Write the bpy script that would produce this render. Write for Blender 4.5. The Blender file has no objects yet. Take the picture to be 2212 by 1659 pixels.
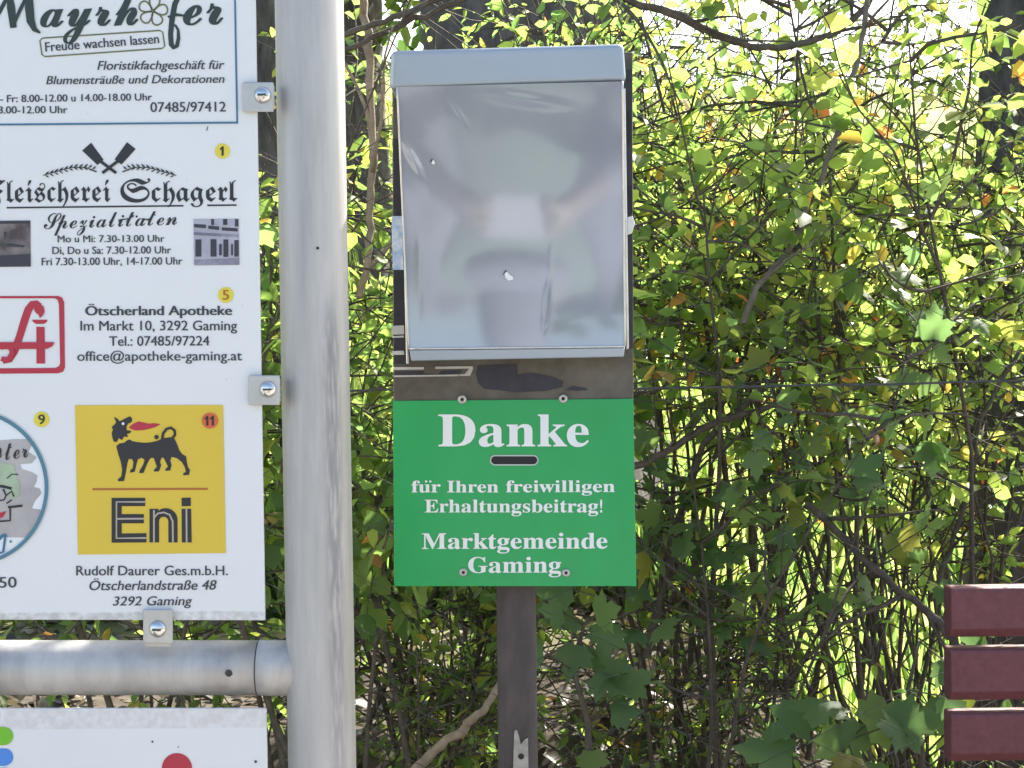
import bpy, bmesh, math, random
import numpy as np
from mathutils import Vector, Matrix
R = math.radians
S = bpy.context.scene
COL = S.collection

# ------------------------------------------------------------------ camera
W0, H0, F0 = 2211.0, 1659.0, 3472.0            # the photograph as measured, focal length in the same units
CAMZ = 1.30
PITCH, ROLL = 1.3, 0.78
cd = bpy.data.cameras.new('camera'); cam = bpy.data.objects.new('camera', cd); COL.objects.link(cam)
cd.sensor_fit = 'HORIZONTAL'; cd.sensor_width = 36.0; cd.lens = 36.0 * F0 / W0
cd.clip_start = 0.05; cd.clip_end = 2000
CM = Matrix.Translation((0, 0, CAMZ)) @ Matrix.Rotation(R(90 - PITCH), 4, 'X') @ Matrix.Rotation(R(-ROLL), 4, 'Z')
cam.matrix_world = CM
S.camera = cam

# ------------------------------------------------------------------ light
SUN_EL, SUN_AZ = 40.0, 34.0                    # azimuth measured from straight ahead towards the right
world = bpy.data.worlds.new('World'); S.world = world; world.use_nodes = True
nt = world.node_tree; bg = nt.nodes['Background']
sky = nt.nodes.new('ShaderNodeTexSky'); sky.sky_type = 'NISHITA'; sky.sun_disc = False
sky.sun_elevation = R(SUN_EL); sky.sun_rotation = R(SUN_AZ)
sky.air_density = 1.0; sky.dust_density = 3.0; sky.ozone_density = 0.6
nt.links.new(sky.outputs[0], bg.inputs[0]); bg.inputs[1].default_value = 0.12
sd = bpy.data.lights.new('sun', 'SUN'); sun = bpy.data.objects.new('sun', sd); COL.objects.link(sun)
sd.energy = 5.0; sd.angle = R(0.53); sd.color = (1.0, 0.94, 0.84)
sdir = Vector((math.sin(R(SUN_AZ)) * math.cos(R(SUN_EL)), math.cos(R(SUN_AZ)) * math.cos(R(SUN_EL)), math.sin(R(SUN_EL))))
sun.rotation_euler = sdir.to_track_quat('Z', 'Y').to_euler()
S.view_settings.view_transform = 'Standard'; S.view_settings.look = 'None'
S.view_settings.exposure = 1.84; S.view_settings.gamma = 1.0
S.cycles.max_bounces = 8; S.cycles.diffuse_bounces = 4; S.cycles.glossy_bounces = 3; S.cycles.transmission_bounces = 4
S.cycles.use_denoising = True

# ------------------------------------------------------------------ helpers: pixels <-> world
CR = CM.to_3x3(); CO = Vector((0, 0, CAMZ))
def ray(px, py): return CR @ Vector(((px - W0 / 2) / F0, -(py - H0 / 2) / F0, -1.0))
def at(px, py, d): return CO + ray(px, py) * (d / ray(px, py).y)      # point at world depth y = d
class Plane:
    """an upright plane; right = horizontal unit vector, n faces the camera"""
    def __init__(s, o, yaw, tilt=0.0):
        s.o = Vector(o)
        s.u = Vector((math.cos(R(yaw)), -math.sin(R(yaw)), 0))         # right side nearer for yaw > 0
        s.n = Vector((-math.sin(R(yaw)), -math.cos(R(yaw)), 0))
        s.v = Vector((0, 0, 1))
        if tilt:
            q = Matrix.Rotation(R(tilt), 3, s.u); s.n = q @ s.n; s.v = q @ s.v
    def __call__(s, p, off=0.0):
        r = ray(*p); o = s.o + s.n * off
        return CO + r * ((o - CO).dot(s.n) / r.dot(s.n))
def link(o): COL.objects.link(o); return o
def tag(o, label=None, cat=None, group=None, kind=None):
    if label: o['label'] = label
    if cat: o['category'] = cat
    if group: o['group'] = group
    if kind: o['kind'] = kind
    return o
def thing(name, loc, label, cat, group=None):
    o = link(bpy.data.objects.new(name, None)); o.location = loc; o.empty_display_size = 0.1
    return tag(o, label, cat, group)
def origin(o):
    v = Vector((0, 0, 0))
    while o is not None: v += o.location; o = o.parent
    return v
class MB:
    """collects world-space geometry, then links it as ONE mesh object"""
    def __init__(s): s.v = []; s.f = []; s.sm = False
    def add(s, vs, fs):
        b = len(s.v); s.v.extend([tuple(x) for x in vs]); s.f.extend([tuple(b + i for i in f) for f in fs]); return s
    def build(s, name, m, parent=None, smooth=False, bevel=0, loc=None, seg=2):
        o0 = origin(parent) if parent else Vector(loc or (0, 0, 0))
        me = bpy.data.meshes.new(name)
        me.from_pydata([(x - o0.x, y - o0.y, z - o0.z) for x, y, z in s.v], [], s.f); me.update()
        o = link(bpy.data.objects.new(name, me)); me.materials.append(m)
        if parent: o.parent = parent
        else: o.location = o0
        if smooth:
            for p in me.polygons: p.use_smooth = True
        bm = bmesh.new(); bm.from_mesh(me)
        bmesh.ops.remove_doubles(bm, verts=bm.verts, dist=1e-6)
        if len(s.f) < 20000: bmesh.ops.recalc_face_normals(bm, faces=bm.faces)
        bm.to_mesh(me); bm.free()
        if bevel:
            b = o.modifiers.new('bevel', 'BEVEL'); b.width = bevel; b.segments = seg; b.limit_method = 'ANGLE'; b.angle_limit = R(40)
        return o
    def box(s, c, size, rz=0.0):
        M = Matrix.Rotation(rz, 3, 'Z'); hx, hy, hz = [k / 2 for k in size]; c = Vector(c)
        vs = [c + M @ Vector((sx * hx, sy * hy, sz * hz)) for sx in (-1, 1) for sy in (-1, 1) for sz in (-1, 1)]
        return s.add(vs, [(0, 1, 3, 2), (4, 6, 7, 5), (0, 4, 5, 1), (2, 3, 7, 6), (0, 2, 6, 4), (1, 5, 7, 3)])
    def slab(s, front, back):
        n = len(front)
        return s.add(list(front) + list(back), [tuple(range(n)), tuple(range(2 * n - 1, n - 1, -1))] +
                     [(i, n + i, n + (i + 1) % n, (i + 1) % n) for i in range(n)])
    def tube(s, pts, rad, n=8, cap=True):
        pts = [Vector(p) for p in pts]; m = len(pts)
        if not hasattr(rad, '__len__'): rad = [rad] * m
        b = len(s.v); ref = None
        for i, p in enumerate(pts):
            t = (pts[min(i + 1, m - 1)] - pts[max(i - 1, 0)]).normalized()
            if ref is None: ref = t.orthogonal().normalized()
            ref = (ref - t * ref.dot(t)); ref = ref.normalized() if ref.length > 1e-6 else t.orthogonal().normalized()
            bi = t.cross(ref)
            for k in range(n):
                a = 2 * math.pi * k / n
                s.v.append(tuple(p + (ref * math.cos(a) + bi * math.sin(a)) * rad[i]))
        for i in range(m - 1):
            for k in range(n):
                s.f.append((b + i * n + k, b + i * n + (k + 1) % n, b + (i + 1) * n + (k + 1) % n, b + (i + 1) * n + k))
        if cap:
            s.f.append(tuple(b + k for k in range(n))[::-1]); s.f.append(tuple(b + (m - 1) * n + k for k in range(n)))
        return s
    # ---- flat print on a plane, points in photograph units
    def poly(s, pl, pts, off): return s.add([pl(p, off) for p in pts], [tuple(range(len(pts)))])
    def stroke(s, pl, pts, w, off, closed=False):
        P = [Vector(p) for p in pts]; n = len(P); L = []; Q = []
        ws = w if hasattr(w, '__len__') else [w] * n
        for i in range(n):
            a = P[(i - 1) % n] if (closed or i > 0) else P[i]
            b = P[(i + 1) % n] if (closed or i < n - 1) else P[i]
            t = (b - a).normalized(); nn = Vector((-t.y, t.x)); h = ws[i] / 2
            L.append(P[i] + nn * h); Q.append(P[i] - nn * h)
        vs = [pl(p, off) for p in L] + [pl(p, off) for p in Q]
        return s.add(vs, [(i, (i + 1) % n, n + (i + 1) % n, n + i) for i in range(n if closed else n - 1)])
    def disc(s, pl, c, r, off, n=28): return s.poly(pl, [(c[0] + r * math.cos(2 * math.pi * k / n), c[1] + r * math.sin(2 * math.pi * k / n)) for k in range(n)], off)
    def text(s, pl, body, p0, p1, off, cap=None, shear=0.0, bold=0.0, ref=None, dbl=0.0):
        """letters between two baseline points of the photograph; cap = height of ref (default the whole first capital)"""
        V, Fc, x0, x1 = glyphs(body, shear, bold)
        rv = glyphs(ref or 'H', 0, bold)[0]; rh = max(v[1] for v in rv)
        A = Vector(p0); B = Vector(p1); d = B - A; L = d.length; d /= L
        up = Vector((d.y, -d.x))
        sx = L / (x1 - x0); sy = cap / rh if cap else sx
        for q in ((-dbl, dbl) if dbl else (0,)):                           # struck twice, a hair apart, for a heavier print
            s.add([pl(A + d * ((v[0] - x0) * sx + q) + up * (v[1] * sy), off + (.00015 if q > 0 else 0)) for v in V], Fc)
        return s
GL = {}
def glyphs(body, shear, bold):
    k = (body, shear, bold)
    if k not in GL:
        c = bpy.data.curves.new('lettering', 'FONT'); c.body = body; c.shear = shear; c.offset = bold; c.resolution_u = 4
        o = bpy.data.objects.new('lettering', c); COL.objects.link(o)
        dg = bpy.context.evaluated_depsgraph_get(); e = o.evaluated_get(dg); m = e.to_mesh()
        V = [(v.co.x, v.co.y) for v in m.vertices]; Fc = [tuple(p.vertices) for p in m.polygons]
        e.to_mesh_clear(); bpy.data.objects.remove(o); bpy.data.curves.remove(c)
        GL[k] = (V, Fc, min(v[0] for v in V), max(v[0] for v in V))
    return GL[k]
def mathtxt(t, up, lo):
    return ''.join(chr(up + ord(c) - 65) if 'A' <= c <= 'Z' else chr(lo + ord(c) - 97) if 'a' <= c <= 'z' else c for c in t)
serif = lambda t: mathtxt(t, 0x1D400, 0x1D41A)
script = lambda t: mathtxt(t, 0x1D4D0, 0x1D4EA)
fraktur = lambda t: mathtxt(t, 0x1D56C, 0x1D586)

# ------------------------------------------------------------------ materials
def mat(name, col, rough=0.5, metal=0.0, spec=0.5, var=0.0, scale=20.0, bump=0.0, bscale=80.0, stretch=(1, 1, 1), col2=None, rvar=0.0):
    m = bpy.data.materials.new(name); m.use_nodes = True; n = m.node_tree; p = n.nodes['Principled BSDF']
    p.inputs['Base Color'].default_value = (*col, 1); p.inputs['Roughness'].default_value = rough
    p.inputs['Metallic'].default_value = metal; p.inputs['Specular IOR Level'].default_value = spec
    tc = n.nodes.new('ShaderNodeTexCoord'); mp = n.nodes.new('ShaderNodeMapping'); mp.inputs['Scale'].default_value = stretch
    n.links.new(tc.outputs['Object'], mp.inputs[0])
    if var or col2:
        t = n.nodes.new('ShaderNodeTexNoise'); t.inputs['Scale'].default_value = scale; t.inputs['Detail'].default_value = 6; t.inputs['Roughness'].default_value = 0.65
        n.links.new(mp.outputs[0], t.inputs[0])
        cr = n.nodes.new('ShaderNodeValToRGB'); cr.color_ramp.elements[0].position = 0.32; cr.color_ramp.elements[1].position = 0.68
        c2 = col2 or tuple(min(1, c * (1 + var)) for c in col); c1 = col if col2 else tuple(c * (1 - var) for c in col)
        cr.color_ramp.elements[0].color = (*c1, 1); cr.color_ramp.elements[1].color = (*c2, 1)
        n.links.new(t.outputs[0], cr.inputs[0]); n.links.new(cr.outputs[0], p.inputs['Base Color'])
        if rvar:
            mr = n.nodes.new('ShaderNodeMapRange'); mr.inputs[1].default_value = .3; mr.inputs[2].default_value = .7
            mr.inputs[3].default_value = rough - rvar; mr.inputs[4].default_value = rough + rvar
            n.links.new(t.outputs[0], mr.inputs[0]); n.links.new(mr.outputs[0], p.inputs['Roughness'])
    if bump:
        t2 = n.nodes.new('ShaderNodeTexNoise'); t2.inputs['Scale'].default_value = bscale; t2.inputs['Detail'].default_value = 5
        n.links.new(mp.outputs[0], t2.inputs[0]); b = n.nodes.new('ShaderNodeBump'); b.inputs['Strength'].default_value = bump; b.inputs['Distance'].default_value = 0.002
        n.links.new(t2.outputs[0], b.inputs['Height']); n.links.new(b.outputs[0], p.inputs['Normal'])
    return m
def leafmat(name, cols, trans=0.60, tcols=None, rough=0.42):
    m = bpy.data.materials.new(name); m.use_nodes = True; n = m.node_tree; p = n.nodes['Principled BSDF']; out = n.nodes['Material Output']
    a = n.nodes.new('ShaderNodeAttribute'); a.attribute_name = 'tint'
    def ramp(cs):
        cr = n.nodes.new('ShaderNodeValToRGB'); e = cr.color_ramp.elements
        while len(e) < len(cs): e.new(0.5)
        for i, (pos, c) in enumerate(cs): e[i].position = pos; e[i].color = (*c, 1)
        n.links.new(a.outputs['Fac'], cr.inputs[0]); return cr
    cr = ramp(cols); n.links.new(cr.outputs[0], p.inputs['Base Color']); p.inputs['Roughness'].default_value = rough; p.inputs['Specular IOR Level'].default_value = 0.25
    cr2 = ramp(tcols or [(q, tuple(min(1, x * k) for x, k in zip(c, (4.2, 4.2, 3.0)))) for q, c in cols])
    t = n.nodes.new('ShaderNodeBsdfTranslucent'); n.links.new(cr2.outputs[0], t.inputs[0])
    mx = n.nodes.new('ShaderNodeMixShader'); mx.inputs[0].default_value = trans
    n.links.new(p.outputs[0], mx.inputs[1]); n.links.new(t.outputs[0], mx.inputs[2]); n.links.new(mx.outputs[0], out.inputs[0])
    return m
def boardmat(name, base, mark_tone, axis_lo, axis_hi):
    """white printed board with grime along its lower (or upper) edge: noise cut by the local height"""
    m = mat(name, base, rough=0.38, spec=0.45, var=0.025, scale=3.0)
    n = m.node_tree; p = n.nodes['Principled BSDF']; prev = p.inputs['Base Color'].links[0].from_socket
    tc = n.nodes.new('ShaderNodeTexCoord'); sx = n.nodes.new('ShaderNodeSeparateXYZ'); n.links.new(tc.outputs['Object'], sx.inputs[0])
    mr = n.nodes.new('ShaderNodeMapRange'); mr.inputs[1].default_value = axis_lo; mr.inputs[2].default_value = axis_hi; mr.inputs[3].default_value = 1; mr.inputs[4].default_value = 0
    n.links.new(sx.outputs[2], mr.inputs[0])
    t = n.nodes.new('ShaderNodeTexNoise'); t.inputs['Scale'].default_value = 160; t.inputs['Detail'].default_value = 8; n.links.new(tc.outputs['Object'], t.inputs[0])
    mu = n.nodes.new('ShaderNodeMath'); mu.operation = 'MULTIPLY'; n.links.new(mr.outputs[0], mu.inputs[0]); n.links.new(t.outputs[0], mu.inputs[1])
    cr = n.nodes.new('ShaderNodeValToRGB'); cr.color_ramp.elements[0].position = .30; cr.color_ramp.elements[1].position = .62
    n.links.new(mu.outputs[0], cr.inputs[0]); cr.color_ramp.elements[1].color = (.6, .6, .6, 1)
    # small specks spread over the whole board
    vo = n.nodes.new('ShaderNodeTexVoronoi'); vo.inputs['Scale'].default_value = 34; n.links.new(tc.outputs['Object'], vo.inputs[0])
    lt = n.nodes.new('ShaderNodeMath'); lt.operation = 'LESS_THAN'; lt.inputs[1].default_value = 0.028; n.links.new(vo.outputs[0], lt.inputs[0])
    l2 = n.nodes.new('ShaderNodeMath'); l2.operation = 'MULTIPLY'; l2.inputs[1].default_value = 0.35; n.links.new(lt.outputs[0], l2.inputs[0])
    ma = n.nodes.new('ShaderNodeMath'); ma.operation = 'MAXIMUM'; n.links.new(cr.outputs[0], ma.inputs[0]); n.links.new(l2.outputs[0], ma.inputs[1])
    mx = n.nodes.new('ShaderNodeMixRGB'); mx.inputs[2].default_value = (*mark_tone, 1)
    n.links.new(ma.outputs[0], mx.inputs[0]); n.links.new(prev, mx.inputs[1]); n.links.new(mx.outputs[0], p.inputs['Base Color'])
    return m
M = {}
M['galv'] = mat('galvanised_steel', (.44, .42, .40), .54, .45, var=.22, scale=6, stretch=(6, 6, .6), bump=.06, bscale=240, rvar=.08)
M['alu'] = mat('aluminium_clip', (.50, .485, .46), .5, .7, var=.10, scale=40)
M['chrome'] = mat('polished_screw', (.62, .61, .59), .20, 1.0)
M['weld'] = mat('weld_seam', (.05, .05, .05), .8)
M['print'] = mat('dark_grey_print', (.040, .044, .055), .45)
M['black'] = mat('black_print', (.018, .017, .020), .45)
M['green_black'] = mat('dark_green_print', (.022, .034, .028), .45)
M['blue_line'] = mat('petrol_blue_print', (.04, .15, .26), .45)
M['olive'] = mat('olive_print', (.13, .14, .05), .45)
M['yellow'] = mat('yellow_print', (.66, .47, .045), .40, var=.03, scale=8)
M['badge'] = mat('yellow_badge_print', (.70, .58, .05), .45)
M['badge_red'] = mat('red_badge_print', (.62, .12, .035), .45)
M['red'] = mat('crimson_print', (.42, .022, .045), .42)
M['brown_red'] = mat('brown_red_print', (.40, .12, .02), .45)
M['grey_line'] = mat('pale_grey_print', (.42, .36, .30), .45)
M['wash_grey'] = mat('warm_grey_wash', (.40, .37, .36), .5, var=.12, scale=30)
M['wash_green'] = mat('soft_green_wash', (.34, .41, .28), .5, var=.15, scale=30)
M['white_print'] = mat('white_print', (.74, .75, .76), .45)
M['ring'] = mat('teal_ring_print', (.075, .19, .26), .45)
M['lime'] = mat('lime_print', (.16, .45, .02), .4)
M['blue'] = mat('blue_print', (.06, .22, .62), .4)
M['pale_blue'] = mat('pale_blue_print', (.30, .55, .72), .4)
M['violet_grey'] = mat('violet_grey_photo_print', (.12, .11, .15), .4, col2=(.30, .29, .36), scale=60)
M['photo_pale'] = mat('pale_photo_print', (.38, .37, .43), .4, var=.15, scale=60)
M['photo_brown'] = mat('brown_photo_print', (.055, .04, .04), .4, col2=(.30, .25, .24), scale=40)
M['photo_dark'] = mat('dark_photo_print', (.035, .032, .045), .4)
M['green'] = mat('green_sign_paint', (.014, .300, .080), .40, var=.09, scale=7, col2=(.022, .345, .100), rvar=.10, stretch=(1, 1, .5))
M['letter_white'] = mat('white_sign_lettering', (.72, .74, .74), .5)
M['slot'] = mat('slot_black', (.006, .006, .008), .6)
M['slot_rim'] = mat('slot_rim_grey', (.42, .46, .44), .4)
M['cover'] = mat('brushed_grey_steel', (.325, .345, .39), .06, .27, var=.04, scale=6, bump=.006, bscale=40, rvar=.02)
M['lid'] = mat('sky_tinted_lid_steel', (.32, .37, .43), .38, .25, var=.03, scale=9)  # blue-grey of the mirrored sky put into the base colour
M['edge'] = mat('bare_metal_edge', (.62, .60, .58), .35, .7, var=.12, scale=60)
M['plate'] = mat('dirty_steel_plate', (.060, .053, .044), .48, .6, col2=(.16, .14, .115), scale=14, bump=.05, bscale=120)
M['dark_side'] = mat('dark_strip_steel', (.030, .028, .034), .45, .3, var=.3, scale=40)
M['sticker'] = mat('blue_white_sticker', (.20, .36, .62), .5, col2=(.72, .74, .78), scale=90)
M['pale_mark'] = mat('pale_grey_strip', (.46, .45, .43), .6, var=.12, scale=90)
M['mark_tone'] = mat('dark_violet_grey', (.035, .032, .045), .55, .2, var=.2, scale=60)
M['post'] = mat('rusty_brown_post', (.045, .036, .036), .62, .15, col2=(.085, .070, .070), scale=50, bump=.25, bscale=180, stretch=(1, 1, .4))
M['strap'] = mat('torn_grey_strap', (.34, .33, .30), .6, .3, var=.25, scale=70)
M['bench'] = mat('oxblood_bench_slat', (.140, .048, .053), .62, 0, .35, var=.16, scale=110, bump=.22, bscale=420)
M['bench_iron'] = mat('dark_bench_frame', (.03, .03, .03), .5, .5)
M['wire'] = mat('weathered_fence_wire', (.075, .075, .070), .9, .0, .1, var=.25, scale=60)
M['bark'] = mat('grey_brown_twig_bark', (.058, .049, .039), .85, 0, .15, col2=(.125, .105, .083), scale=60, bump=.4, bscale=200)
M['grey_bark'] = mat('grey_stem_bark', (.10, .085, .066), .8, 0, .2, col2=(.19, .165, .13), scale=50, bump=.3, bscale=160)
M['pale_bark'] = mat('pale_tan_bark', (.17, .13, .09), .75, 0, .2, col2=(.30, .24, .165), scale=50, bump=.3, bscale=160)
M['trunk'] = mat('dark_tree_bark', (.050, .044, .040), .9, 0, .15, col2=(.14, .125, .115), scale=26, bump=1.0, bscale=40, stretch=(1, 1, .35))
M['leaf_green'] = leafmat('green_shrub_leaf', [(0, (.060, .105, .040)), (.45, (.085, .132, .042)), (.80, (.11, .15, .042)), (.95, (.15, .17, .04)), (.985, (.22, .14, .04)), (1, (.20, .07, .03))])
M['leaf_lime'] = leafmat('lime_shrub_leaf', [(0, (.060, .100, .032)), (.40, (.090, .135, .038)), (.80, (.12, .155, .042)), (.95, (.18, .19, .05)), (.98, (.25, .16, .04)), (1, (.24, .08, .03))])
M['leaf_dark'] = leafmat('dark_maple_leaf', [(0, (.058, .105, .048)), (.55, (.080, .132, .054)), (.92, (.10, .145, .05)), (1, (.17, .15, .03))], .38)
M['leaf_autumn'] = leafmat('autumn_leaf', [(0, (.09, .13, .035)), (.5, (.15, .17, .04)), (.80, (.27, .16, .04)), (1, (.26, .08, .03))])
M['litter'] = leafmat('fallen_leaf', [(0, (.050, .042, .036)), (.5, (.085, .070, .058)), (.88, (.14, .115, .09)), (1, (.26, .23, .20))], .12)
M['grass'] = leafmat('meadow_grass_blade', [(0, (.07, .12, .04)), (.6, (.13, .18, .06)), (1, (.25, .25, .12))], .5)
M['crown'] = leafmat('tree_crown_leaf', [(0, (.022, .045, .016)), (.6, (.045, .080, .022)), (1, (.10, .12, .03))], .4)
M['skin'] = mat('skin', (.27, .22, .20), .5, var=.05, scale=20)
M['shirt'] = mat('grey_green_shirt_cloth', (.17, .22, .175), .8, var=.10, scale=12)
M['jacket'] = mat('grey_jacket_cloth', (.20, .205, .24), .85, var=.10, scale=15)
M['trousers'] = mat('dark_trouser_cloth', (.05, .05, .06), .85, var=.1, scale=20)
M['hair'] = mat('brown_hair', (.05, .03, .02), .6, var=.3, scale=90)
M['phone'] = mat('pale_grey_phone', (.45, .46, .50), .3)

# ------------------------------------------------------------------ ground
def sstep(a, b, x):
    t = np.clip((x - a) / (b - a), 0, 1); return t * t * (3 - 2 * t)
def gz(x, y):
    x = np.asarray(x, float); y = np.asarray(y, float)
    bank = .62 * sstep(2.12, 2.9, y) * (1 - .80 * sstep(.35, 1.0, x))
    hill = np.maximum(y - 4.4, 0) * .25 * (1 - .55 * sstep(20, 60, y)) * sstep(4.0, 6, y)
    lump = .03 * np.sin(x * 3.1 + y * 1.7) * np.sin(y * 2.3 - x) * sstep(2.2, 3, y)
    return bank + hill + lump
def GZ(x, y): return float(gz(x, y))
def ground():
    xs = np.unique(np.concatenate([np.linspace(-4, 4, 90), np.linspace(-30, 30, 60), np.linspace(-400, 400, 24)]))
    ys = np.unique(np.concatenate([np.linspace(-300, -3, 20), np.linspace(-3, 8, 110), np.linspace(8, 60, 60), np.linspace(60, 600, 20)]))
    X, Y = np.meshgrid(xs, ys); Z = gz(X, Y); nx = len(xs)
    g = MB(); g.v = list(map(tuple, np.stack([X.ravel(), Y.ravel(), Z.ravel()], 1)))
    g.f = [(j * nx + i, j * nx + i + 1, (j + 1) * nx + i + 1, (j + 1) * nx + i) for j in range(len(ys) - 1) for i in range(nx - 1)]
    m = mat('ground_soil_and_meadow', (.06, .05, .042), .95, 0, .1, col2=(.12, .10, .08), scale=9, bump=.8, bscale=30)
    n = m.node_tree; p = n.nodes['Principled BSDF']; prev = p.inputs['Base Color'].links[0].from_socket
    tc = n.nodes.new('ShaderNodeTexCoord'); sx = n.nodes.new('ShaderNodeSeparateXYZ'); n.links.new(tc.outputs['Object'], sx.inputs[0])
    t = n.nodes.new('ShaderNodeTexNoise'); t.inputs['Scale'].default_value = 2.2; t.inputs['Detail'].default_value = 8; n.links.new(tc.outputs['Object'], t.inputs[0])
    cr = n.nodes.new('ShaderNodeValToRGB'); cr.color_ramp.elements[0].color = (.20, .23, .06, 1); cr.color_ramp.elements[1].color = (.38, .38, .14, 1)
    cr.color_ramp.elements[0].position = .35; cr.color_ramp.elements[1].position = .65; n.links.new(t.outputs[0], cr.inputs[0])
    def rng(sock, a, b, lo=0., hi=1.):
        mr = n.nodes.new('ShaderNodeMapRange'); mr.inputs[1].default_value = a; mr.inputs[2].default_value = b; mr.inputs[3].default_value = lo; mr.inputs[4].default_value = hi
        n.links.new(sock, mr.inputs[0]); return mr.outputs[0]
    def mix(f, a, b):
        mx = n.nodes.new('ShaderNodeMixRGB'); n.links.new(f, mx.inputs[0])
        for k, q in ((1, a), (2, b)):
            if isinstance(q, tuple): mx.inputs[k].default_value = (*q, 1)
            else: n.links.new(q, mx.inputs[k])
        return mx.outputs[0]
    c = mix(rng(sx.outputs[1], 3.4, 4.6), prev, cr.outputs[0])
    c = mix(rng(sx.outputs[1], 1.9, 2.1), (.33, .31, .28), c)          # pale gravel path on the near side of the fence
    n.links.new(c, p.inputs['Base Color'])
    o = g.build('ground', m, smooth=True); o['kind'] = 'structure'
ground()

# ------------------------------------------------------------------ the tube frame that carries the boards
BP = Plane(at(300, 830, 1.42), 1.8)                                      # front face of the advert boards
c1 = lambda x, y: (x * .28503, y * .28503)
c2 = lambda x, y: (x * .28503, 414.8 + y * .28503)
c3 = lambda x, y: (x * .28503, 829.6 + y * .28503)
c4 = lambda x, y: (x * .28503, 1186.3 + y * .28503)
PD = 1.445
pc = (at(667, 0, PD) + at(696, 1659, PD)) / 2
pr = 149.0 / F0 * (PD - .02) / 2
frame = thing('sign_frame', (pc.x, pc.y, 0), 'thick grey galvanised tube post with a welded horizontal tube carrying the advert boards', 'sign frame')
tt, tb = at(667.5, 0, PD), at(696, 1659, PD)
sl = (tt.x - tb.x) / (tt.z - tb.z)
px_at = lambda z: tb.x + sl * (z - tb.z)
def streaked():  # darker bluish band down the right side, broken up by noise
    m = M['galv'].copy(); m.name = 'banded_galvanised_post'; n = m.node_tree; p = n.nodes['Principled BSDF']; prev = p.inputs['Base Color'].links[0].from_socket
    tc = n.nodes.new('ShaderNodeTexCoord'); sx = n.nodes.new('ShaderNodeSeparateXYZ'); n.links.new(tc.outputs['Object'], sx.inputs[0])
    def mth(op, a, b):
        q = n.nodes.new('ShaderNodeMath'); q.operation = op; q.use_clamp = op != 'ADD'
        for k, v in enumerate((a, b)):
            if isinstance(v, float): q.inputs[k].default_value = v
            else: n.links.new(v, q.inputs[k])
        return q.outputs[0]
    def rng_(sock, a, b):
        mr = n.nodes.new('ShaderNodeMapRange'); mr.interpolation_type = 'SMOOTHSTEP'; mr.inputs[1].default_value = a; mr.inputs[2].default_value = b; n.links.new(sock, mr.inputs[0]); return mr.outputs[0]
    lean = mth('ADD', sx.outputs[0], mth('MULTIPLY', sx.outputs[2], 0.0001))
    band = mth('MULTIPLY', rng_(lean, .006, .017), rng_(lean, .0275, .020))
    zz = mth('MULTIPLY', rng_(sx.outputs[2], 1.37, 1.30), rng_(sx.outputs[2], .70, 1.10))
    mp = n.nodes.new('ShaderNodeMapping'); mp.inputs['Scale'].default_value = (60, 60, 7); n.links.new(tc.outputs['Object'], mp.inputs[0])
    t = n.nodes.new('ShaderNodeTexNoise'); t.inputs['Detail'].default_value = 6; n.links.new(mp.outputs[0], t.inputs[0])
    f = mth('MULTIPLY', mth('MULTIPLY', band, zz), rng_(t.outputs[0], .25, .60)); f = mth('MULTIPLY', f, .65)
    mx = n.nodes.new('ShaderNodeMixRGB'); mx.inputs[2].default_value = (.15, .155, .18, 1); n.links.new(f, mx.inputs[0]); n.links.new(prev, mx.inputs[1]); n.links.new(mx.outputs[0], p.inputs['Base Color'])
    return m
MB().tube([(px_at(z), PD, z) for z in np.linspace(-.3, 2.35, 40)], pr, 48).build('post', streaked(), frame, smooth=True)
ca, cb = at(-1400, 1441, PD + .004), at(557, 1442, PD + .004); cr_ = 118.0 / F0 * PD / 2
u = (cb - ca).normalized()
MB().tube([ca + (cb - ca) * (k / 20) for k in range(21)], cr_, 40).build('crossbar', M['galv'], frame, smooth=True)
cc = at(690, 1443, PD + .004)
MB().tube([cb + u * .0012, cb + u * .01, cc], cr_ * 1.015, 40).build('coupling', M['galv'], frame, smooth=True)
MB().tube([cb - u * .0006, cb + u * .0014], cr_ * .985, 40).build('weld_seam', M['weld'], frame, smooth=True)
hp = at(493, 1509 - 1.5 + 0, PD - cr_ - .001)
def pit(c, r, name, parent, m):
    b = MB(); c = Vector(c); n = 14
    ring = lambda rr, dy: [c + Vector((rr * math.cos(2 * math.pi * k / n) * (1 + .15 * math.sin(3 * k)), dy, rr * math.sin(2 * math.pi * k / n))) for k in range(n)]
    a, d = ring(r, .0), ring(r * .55, .0008)
    b.add(a + d, [(k, (k + 1) % n, n + (k + 1) % n, n + k) for k in range(n)] + [tuple(range(n, 2 * n))])
    return b.build(name, m, parent)
pit(at(494, 1454, PD + .004 - cr_ - .0012), .0032, 'drill_hole', frame, M['weld'])
pit(at(686, 536, PD - pr * .965 - .0012), .0013, 'rust_spot', frame, M['weld'])
# left upright, outside the picture, so the frame stands
MB().tube([(-1.02, PD, z) for z in np.linspace(-.3, 2.35, 12)], pr, 32).build('post', M['galv'], frame, smooth=True)

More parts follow.
